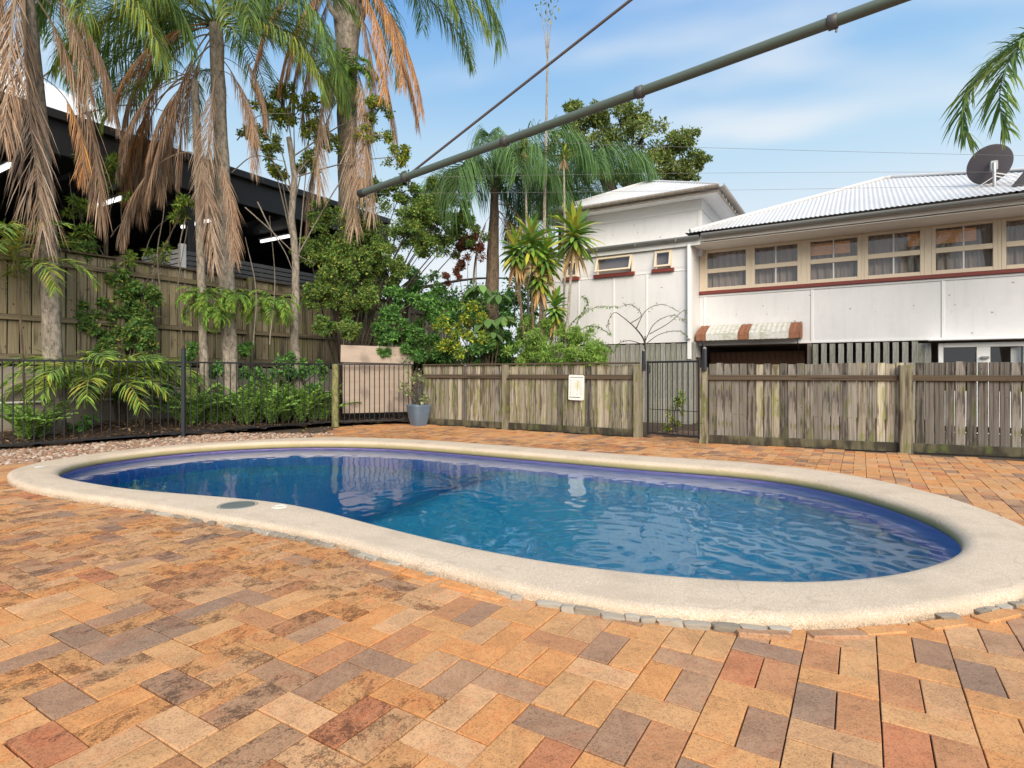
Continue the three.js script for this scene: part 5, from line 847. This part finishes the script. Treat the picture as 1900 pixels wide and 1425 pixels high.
// dracaenas: bare stems carrying rosettes of strap leaves
function rosette(r, o) { const S = new Soup(); for (let k = 0; k < o.n; k++) { const a = k * 2.399, el = lerp(80, o.min, Math.pow(k / o.n, .8)) * deg, d = V(Math.cos(a) * Math.cos(el), Math.sin(el), Math.sin(a) * Math.cos(el)); ribbon(S, V(0, k / o.n * -o.deep, 0), d, o.len * (.75 + r() * .4), o.w, o.droop * (.6 + r() * .7), pickOf(k > o.n * .86 ? C.palmYellow : o.cols, r), r, 4); } if (o.skirt) for (let k = 0; k < o.skirt; k++) { const a = r() * 6.283, d = V(Math.cos(a) * .5, -.9, Math.sin(a) * .5); ribbon(S, V(0, -o.deep * (1 + r() * .4), 0), d, o.len * (.7 + r() * .6), o.w * .6, 1, pickOf(C.straw, r), r, 3); } return S.build(); }
function dracaena(label, px, D, heads, o) {
  const b = spot(px, D, 0), t = thing('dracaena', label, 'plant', b, 0, 'dracaenas beside the house'), r = rngOf(o.seed);
  for (const h of heads) { const e = at(h[0], h[1], D + (h[3] || 0)).sub(b), st = part('stem', limb(curve([V((r() - .5) * .2, 0, (r() - .5) * .2), e.clone().multiplyScalar(.5).add(V((r() - .5) * .15, 0, 0)), e], 10), [...Array(11)].map((_, k) => lerp(o.r, o.r * .7, k / 10)), 8, .08, h[0], .4), o.bark, t); const m = part('leaf_head', rosette(r, { ...o, len: o.len * h[2] }), leafMat, t); m.position.copy(e); }
  return t;
}
dracaena('dracaena with the largest glossy green head in front of the upper house wall', 1035, 10.6, [[1066, 425, 1]], { seed: 71, n: 95, min: -45, deep: .26, len: .58, w: .08, droop: .8, cols: C.dracaena, skirt: 14, r: .035, bark: barkMats.pale });
dracaena('clump of dracaenas with several green heads and straw-coloured dead leaves', 1000, 10.9, [[985, 440, 1], [1012, 465, .85], [958, 455, .8], [1000, 500, .75], [1030, 560, .6]], { seed: 72, n: 74, min: -45, deep: .28, len: .52, w: .075, droop: .9, cols: C.dracaena, skirt: 34, r: .032, bark: barkMats.brown });
dracaena('thin pale-stemmed dracaena with a small yellow head, nearer the tall bare stem', 974, 12.2, [[973, 268, 1]], { seed: 73, n: 22, min: -10, deep: .1, len: .26, w: .045, droop: .8, cols: C.palmYellow, skirt: 26, r: .03, bark: barkMats.pale });
dracaena('thin pale-stemmed dracaena with a small yellow head, nearer the house roof', 1036, 12.4, [[1046, 285, 1]], { seed: 74, n: 22, min: -10, deep: .1, len: .26, w: .045, droop: .8, cols: C.palmYellow, skirt: 26, r: .03, bark: barkMats.pale });
{ // umbrella tree: whorls of broad leaflets
  const b = spot(905, 11.6, 0), t = thing('umbrella_tree', 'umbrella tree with whorls of large drooping leaflets above the yellow-green shrub', 'tree', b), r = rngOf(81);
  for (const [x, y, s] of [[893, 528, 1], [925, 545, .9], [870, 560, .85], [905, 590, 1.1], [935, 585, .9], [880, 530, .8], [915, 615, .8]]) {
    const e = at(x, y, 11.3).sub(b), S = new Soup(), n = 9; for (let k = 0; k < n; k++) { const a = k / n * 6.283 + r() * .2, d = V(Math.cos(a), -.15 - .5 * r(), Math.sin(a)).normalize(), pet = e.clone().addScaledVector(d, .05), col = pickOf([[.10, .20, .05], [.14, .26, .07], [.085, .17, .045]], r), L = .40 * s * (.8 + r() * .4); let dir = d.clone(), p = pet, sd = d.clone().cross(UP).normalize(), A = p, B = p; for (let m = 1; m <= 4; m++) { p = p.clone().addScaledVector(dir, L / 4); dir = dir.clone().add(V(0, -.28, 0)).normalize(); const w = [0, .036, .05, .04, .0][m] * s * 1.5; const A2 = p.clone().addScaledVector(sd, w), B2 = p.clone().addScaledVector(sd, -w); S.quad(A, B, B2, A2, col); A = A2; B = B2; } }
    part('leaf_whorl', S.build(), leafMat, t); part('stem', limb(curve([V((r() - .5) * .1, 0, 0), e.clone().multiplyScalar(.6).add(V((r() - .5) * .2, 0, 0)), e], 8), [...Array(9)].map((_, k) => lerp(.022, .007, k / 8)), 6), barkMats.brown, t);
  }
}
{ // bare twiggy climber over the gate
  const b = spot(1200, 9.75, 0), t = thing('twiggy_climber', 'bare twisted climber with few leaves against the white wall above the gate', 'climber', b), r = rngOf(83), S = new Soup();
  const main = curve([[1188, 800], [1190, 700], [1196, 635], [1180, 610], [1158, 590]].map(p => at(p[0], p[1], 9.75).sub(b)), 20); part('stem', limb(main, main.map((_, k) => lerp(.022, .008, k / 20)), 7, .1, 3, .4), barkMats.dark, t);
  for (const pts of [[[1196, 635], [1215, 600], [1250, 585], [1275, 600]], [[1196, 640], [1225, 620], [1262, 615], [1280, 630]], [[1180, 610], [1200, 575], [1230, 565], [1262, 580]], [[1158, 590], [1140, 580], [1128, 600], [1135, 625]], [[1170, 600], [1190, 585], [1170, 565], [1145, 572]], [[1196, 640], [1165, 632], [1145, 640], [1138, 655]], [[1205, 620], [1240, 600], [1272, 575], [1268, 600]]]) { const c = curve(pts.map((p, i) => at(p[0], p[1], 9.75 + .1 * Math.sin(i + pts[1][0])).sub(b)), 18); part('twig', limb(c, c.map((_, k) => lerp(.008, .0025, k / 18)), 5), barkMats.dark, t); for (let k = 8; k < 18; k++) if (r() < .75) for (let m = 0; m < 3; m++) leaf(S, c[k].clone().add(rand3(r).multiplyScalar(.02)), rand3(r).add(V(0, -.4, 0)).normalize(), UP, .05, .022, pickOf([...C.light, ...C.olive], r)); }
  part('foliage', S.build(), leafMat, t);
}
// clumping cane palms, ferns and low strap plants in the bed
const cane = [91, 92, 93].map(k => frond({ L: 1.25, elev: 72 - (k - 91) * 14, droop: 112, cols: C.areca, rach: [.22, .24, .06], seed: k, hang: .9, leafLen: .34, n: 38, w: .02, bare: .2, r0: .009 }));
const fernG = [94, 95, 96].map(k => frond({ L: .62, elev: 84 - (k - 94) * 12, droop: 56, cols: [[.24, .42, .07], [.30, .48, .09], [.18, .34, .06]], rach: [.2, .26, .07], seed: k, hang: .2, leafLen: .07, n: 44, w: .02, bare: .06, r0: .004, spread: 1.5 }));
function tuft(name, label, category, base, geos, n, s0, s1, lean, seed, group) { const t = thing(name, label, category, base, 0, group), r = rngOf(seed); for (let k = 0; k < n; k++) { const m = part('frond', geos[Math.floor(r() * geos.length)], leafMat, t); m.rotation.order = 'YXZ'; m.rotation.set((r() - .5) * .4, k * 2.4 + r() * .6, (r() - .5) * lean); m.scale.setScalar(lerp(s0, s1, r())); m.position.set((r() - .5) * .14, r() * .06, (r() - .5) * .14); } return t; }
tuft('cane_palm', 'bright yellow-green cane palm leaning on the steel pool fence', 'palm', spot(180, 8.9, .55), cane, 30, .85, 1.3, .3, 101, 'cane palms');
tuft('cane_palm', 'small cane palm behind the steel pool fence post', 'palm', spot(255, 9.5, .75), cane, 14, .6, .95, .3, 102, 'cane palms');
{ const t = tuft('cane_palm', 'hanging yellow-green young fronds in front of the boundary fence at the frame edge', 'palm', at(34, 505, 8.2), cane, 12, .8, 1.15, .9, 103, 'cane palms'); const b = t.position.clone(); part('stem', limb([V(.02, .05, 0), V(-.05, -.8, -.1), V(-.03, -b.y + .05, -.2)], [.012, .018, .022], 7), barkMats.brown, t); }
const fernSpots = [[455, 10.15], [480, 10.5], [505, 10.35], [530, 10.8], [556, 10.7], [580, 11.1], [470, 10.9], [520, 11.15], [602, 11.25], [350, 9.75], [365, 9.95], [420, 10.25], [545, 11.3], [495, 11.0], [440, 10.6], [45, 7.9], [75, 8.15], [395, 10.1]];
const fernLabel = ['first bright sword fern right of the two palm trunks', 'sword fern clump right of the slim palm, second along', 'sword fern clump in the middle of the fern bed', 'sword fern clump in front of the grey mottled trunk', 'sword fern clump right of the mottled trunk', 'sword fern clump two from the round timber post', 'sword fern behind the first fern clumps', 'sword fern deep in the bed behind the mottled trunk', 'sword fern beside the round timber post', 'sword fern just right of the tall steel fence post', 'sword fern between steel fence post and slim palm', 'sword fern between the two palm trunks', 'sword fern behind the mottled trunk near the boundary', 'sword fern in the back row behind the middle clump', 'sword fern at the foot of the tall green palm', 'sword fern nearest the frame edge below the concrete wall', 'sword fern below the concrete wall, second from the frame edge', 'sword fern at the foot of the slim palm'];
fernSpots.forEach(([px, D], i) => tuft('fern', fernLabel[i], 'fern', spot(px, D, .08), fernG, 17 + i % 4, 1.0, 1.5 - (i > 14 ? .4 : 0), .5, 110 + i, 'sword ferns in the garden bed'));
const epi = [[372, 560, 10.05, .62, 'green fern tuft growing on the slim palm trunk'], [432, 555, 10.3, .66, 'green fern tuft growing on the tall green palm trunk'], [505, 570, 10.6, .75, 'drooping fern tuft hanging before the boundary fence beside mottled trunk'], [395, 585, 10.0, .5, 'small fern tuft between the two palm trunks'], [640, 140, 11.9, 1.0, 'yellow-green fern tuft high on the tallest palm trunk']];
const epiG = [97, 98, 99].map(k => frond({ L: .62, elev: 60 - (k - 97) * 30, droop: 130, cols: [...C.fern, ...C.areca], rach: [.14, .18, .05], seed: k, hang: 1.5, leafLen: .15, n: 40, w: .014, bare: .05, r0: .004, spread: 1.2 }));
epi.forEach(([x, y, D, s, lab], i) => tuft('fern_tuft', lab, 'fern', at(x, y, D), epiG, 26, s * 1.0, s * 1.5, .8, 140 + i, 'fern tufts on the palm trunks'));
{ // fan palm seedling behind the steel post
  const b = spot(262, 9.35, .15), t = thing('fan_palm', 'young fan palm with pleated blue-green leaves behind the steel pool fence', 'palm', b), r = rngOf(150);
  for (const [x, y, s, tilt] of [[283, 700, .40, .5], [262, 725, .32, -.2], [248, 740, .3, -.6]]) { const e = at(x, y, 9.35).sub(b), S = new Soup(), n = 22; for (let k = 0; k < n; k++) { const a0 = (-1.25 + 2.5 * k / n) + tilt, a1 = (-1.25 + 2.5 * (k + 1) / n) + tilt, am = (a0 + a1) / 2, P = (a, q, z) => e.clone().add(V(Math.sin(a) * q, Math.cos(a) * q, z)), col = pickOf([[.075, .15, .06], [.10, .19, .07], [.12, .22, .05]], r); S.tri(e, P(a0, s * .8, 0), P(am, s, .02), col); S.tri(e, P(am, s, .02), P(a1, s * .8, 0), col); } const l = part('leaf', S.build(), leafMat, t); part('stalk', limb([V(0, 0, 0), e.clone().multiplyScalar(.6), e], [.008, .006, .004], 6), barkMats.brown, l); }
}
shrub('shrub', 'small glossy green seedling behind the steel bars near the frame-edge palm', 'shrub', spot(152, 8.7, .05), [ctr(152, 785, 8.7, .13), ctr(145, 800, 8.7, .09)], { seed: 151, count: 60, len: .10, w: .05, cols: [[.06, .17, .03], [.09, .23, .04]], lumps: 4, stem: .006, group: GR });

// ================= pot and its plant =================
{
  const p = onGround(777, 789), b = V(p.x, 0, p.z), N = 48, pr = [[.145, 0], [.15, .02], [.185, .14], [.21, .28], [.218, .36], [.228, .375], [.228, .405], [.205, .405], [.2, .36], [0, .352]], P = [], T = [], I = [];
  pr.forEach((q, j) => { for (let k = 0; k <= N; k++) { const a = k / N * 2 * Math.PI, e = 4.2, rr = q[0] / Math.pow(Math.pow(Math.abs(Math.cos(a)), e) + Math.pow(Math.abs(Math.sin(a)), e), 1 / e); P.push(Math.cos(a) * rr * .92, q[1], Math.sin(a) * rr * .92); T.push(k / N * 3, q[1] * 2); } });
  for (let j = 0; j < pr.length - 1; j++) for (let k = 0; k < N; k++) { const a = j * (N + 1) + k, c = a + N + 1; I.push(a, c, a + 1, c, c + 1, a + 1); }
  const g = new THREE.BufferGeometry(); g.setAttribute('position', new THREE.Float32BufferAttribute(P, 3)); g.setAttribute('uv', new THREE.Float32BufferAttribute(T, 2)); g.setIndex(I); g.computeVertexNormals();
  const pt = tex(256, 256, (x, y, i, j) => { const k = .92 + .2 * (per(x, y, 10, 10, 4) - .5) + (hash(i, j, 2) - .5) * .05; return [k, k, k]; });
  const pot = thing('plant_pot', 'square blue-grey glazed plant pot at the fence corner', 'pot', b, .75); part('body', g, std({ color: lin(.125, .175, .24), map: pt, roughness: .35, side: THREE.DoubleSide }), pot);
  shrub('pot_plant', 'straggly pale-leaved plant growing in the blue-grey pot', 'plant', V(b.x, .352, b.z), [ctr(765, 690, -b.z, .20), ctr(778, 702, -b.z, .16), ctr(752, 715, -b.z, .12), ctr(787, 740, -b.z, .1), ctr(758, 728, -b.z + .05, .09)], { seed: 52, count: 75, len: .055, w: .034, cols: [[.20, .26, .10], [.30, .34, .16], [.12, .19, .06], [.36, .38, .2]], lumps: 5, stem: .009 });
}
// ================= bed, pebbles, litter, path behind the gate =================
{
  const S = [], rnd = rngOf(19), poly = [DZ(-9.2, 6.5), DZ(-7.4, 6.75), DZ(-5.25, 9.0), DZ(-3.5, 11.05), DZ(-2.0, 11.5), DZ(-1.6, 14), DZ(-3.5, 16), DZ(-12, 8)];
  const inB = (x, z) => inside(poly, x, z), P = [], I = [], T = [], n = 90, x0 = -12, x1 = -1.2, d0 = 6.2, d1 = 16.2, id = new Map();
  const hgt = (x, d) => .01 + .09 * fbm(x * 1.4, d * 1.4, 3, 3) + .10 * smooth(0, 1.2, ((x + 5.23) * -.757 + (d - 9.05) * .653));
  const vid = (i, j) => { const k = i * 1000 + j; if (!id.has(k)) { const x = lerp(x0, x1, i / n), d = lerp(d0, d1, j / n); id.set(k, P.length / 3); P.push(x, hgt(x, d) + .06 * (fbm(x * 9, d * 9, 7, 2) - .5), -d); T.push(x, d); } return id.get(k); };
  for (let i = 0; i < n; i++) for (let j = 0; j < n; j++) { const x = lerp(x0, x1, (i + .5) / n), d = lerp(d0, d1, (j + .5) / n); if (inB(x, -d)) { const a = vid(i, j), b = vid(i + 1, j), c = vid(i + 1, j + 1), e = vid(i, j + 1); I.push(a, b, c, a, c, e); } }
  const g = new THREE.BufferGeometry(); g.setAttribute('position', new THREE.Float32BufferAttribute(P, 3)); g.setAttribute('uv', new THREE.Float32BufferAttribute(T, 2)); g.setIndex(I); g.computeVertexNormals();
  structure('garden_bed', g, std({ color: lin(.085, .055, .038), map: dirtTex, roughness: 1 }));
  // pebbles between coping and fence
  const pg = new THREE.IcosahedronGeometry(1, 1), a = pg.attributes.position; for (let i = 0; i < a.count; i++) { const q = V(a.getX(i), a.getY(i), a.getZ(i)), f = .85 + .3 * noise3(q.x * 2, q.y * 2, q.z * 2); a.setXYZ(i, q.x * f, q.y * f, q.z * f); } pg.computeVertexNormals();
  const spots = []; for (let k = 0; k < 26000 && spots.length < 5200; k++) { const x = lerp(-7.2, -3.0, rnd()), d = lerp(5.3, 9.6, rnd()), side = (x + 5.23) * .757 - (d - 9.05) * .653; if (side > -.28 && side < 1.4 && !inside(rimLine, x, -d) && (side < .62 || (x < -4.5 && d > 6) || d > 8.0) && !(d < 5.75)) spots.push([x, d]); }
  const im = new THREE.InstancedMesh(pg, std({ roughness: .9 }), spots.length), m = new THREE.Matrix4(), q = new THREE.Quaternion(), pc = [[.32, .21, .14], [.40, .30, .22], [.25, .15, .10], [.46, .38, .31], [.20, .135, .10], [.35, .20, .125]];
  spots.forEach(([x, d], i) => { const s = .012 + .017 * rnd(); q.setFromEuler(new THREE.Euler(rnd() * .5, rnd() * 6.3, rnd() * .5)); m.compose(V(x, -.008 + rnd() * .022, -d), q, V(s * (1 + rnd() * .5), s * .55, s)); im.setMatrixAt(i, m); const c = pc[Math.floor(rnd() * 6)]; im.setColorAt(i, lin(...c)); });
  im.name = 'pebbles'; im.userData = { kind: 'stuff', label: 'brown and grey pebbles between the coping and the steel fence', category: 'pebbles' }; scene.add(im);
  // leaf litter in the bed and a few fallen leaves on the paving
  const L = new Soup(), lc = [[.16, .09, .05], [.24, .15, .08], [.11, .07, .045], [.30, .2, .12], [.20, .10, .05]]; for (let k = 0; k < 9000; k++) { const x = lerp(-9.5, -1.9, rnd()), d = lerp(6.8, 13, rnd()); if (!inB(x, -d)) continue; leaf(L, V(x, hgt(x, d) + .02 + rnd() * .03, -d), rand3(rnd).setY((rnd() - .5) * .5).normalize(), UP, .05 + .09 * rnd(), .02 + .02 * rnd(), pickOf(lc, rnd)); }
  const lt = part('leaf_litter', L.build(), dryMat, scene); lt.userData = { kind: 'stuff', label: 'brown leaf litter over the garden bed', category: 'litter' };
  const F = new Soup(); for (let k = 0; k < 130; k++) { const px = lerp(560, 1000, Math.pow(rnd(), 1.7)), py = 786 + rnd() * 16, p = onGround(px, py, .006); leaf(F, p, rand3(rnd).setY(.1).normalize(), UP, .05, .024, pickOf(rnd() < .25 ? [[.5, .4, .04]] : [[.34, .22, .1], [.26, .15, .07]], rnd)); }
  const fl = part('fallen_leaves', F.build(), dryMat, scene); fl.userData = { kind: 'stuff', label: 'few yellow and brown fallen leaves on the far paving', category: 'leaves' };
  // timber step and boards behind the gate
  const st = thing('timber_deck', 'worn brown timber boards on the ground behind the gate', 'decking', uv(9.35, 0, -2.35), TURN), bm = std({ color: lin(.30, .19, .14), map: tileMap(dirtTex, 2, 2), roughness: .9 }); for (let k = 0; k < 7; k++) part('board', box(1.5, .03, .11, .004, [k * .3, k * .7]), bm, st).position.set(.1, .0 + .006 * (k % 2), -k * .118);
}
shade(scene);
renderer.render(scene, camera);
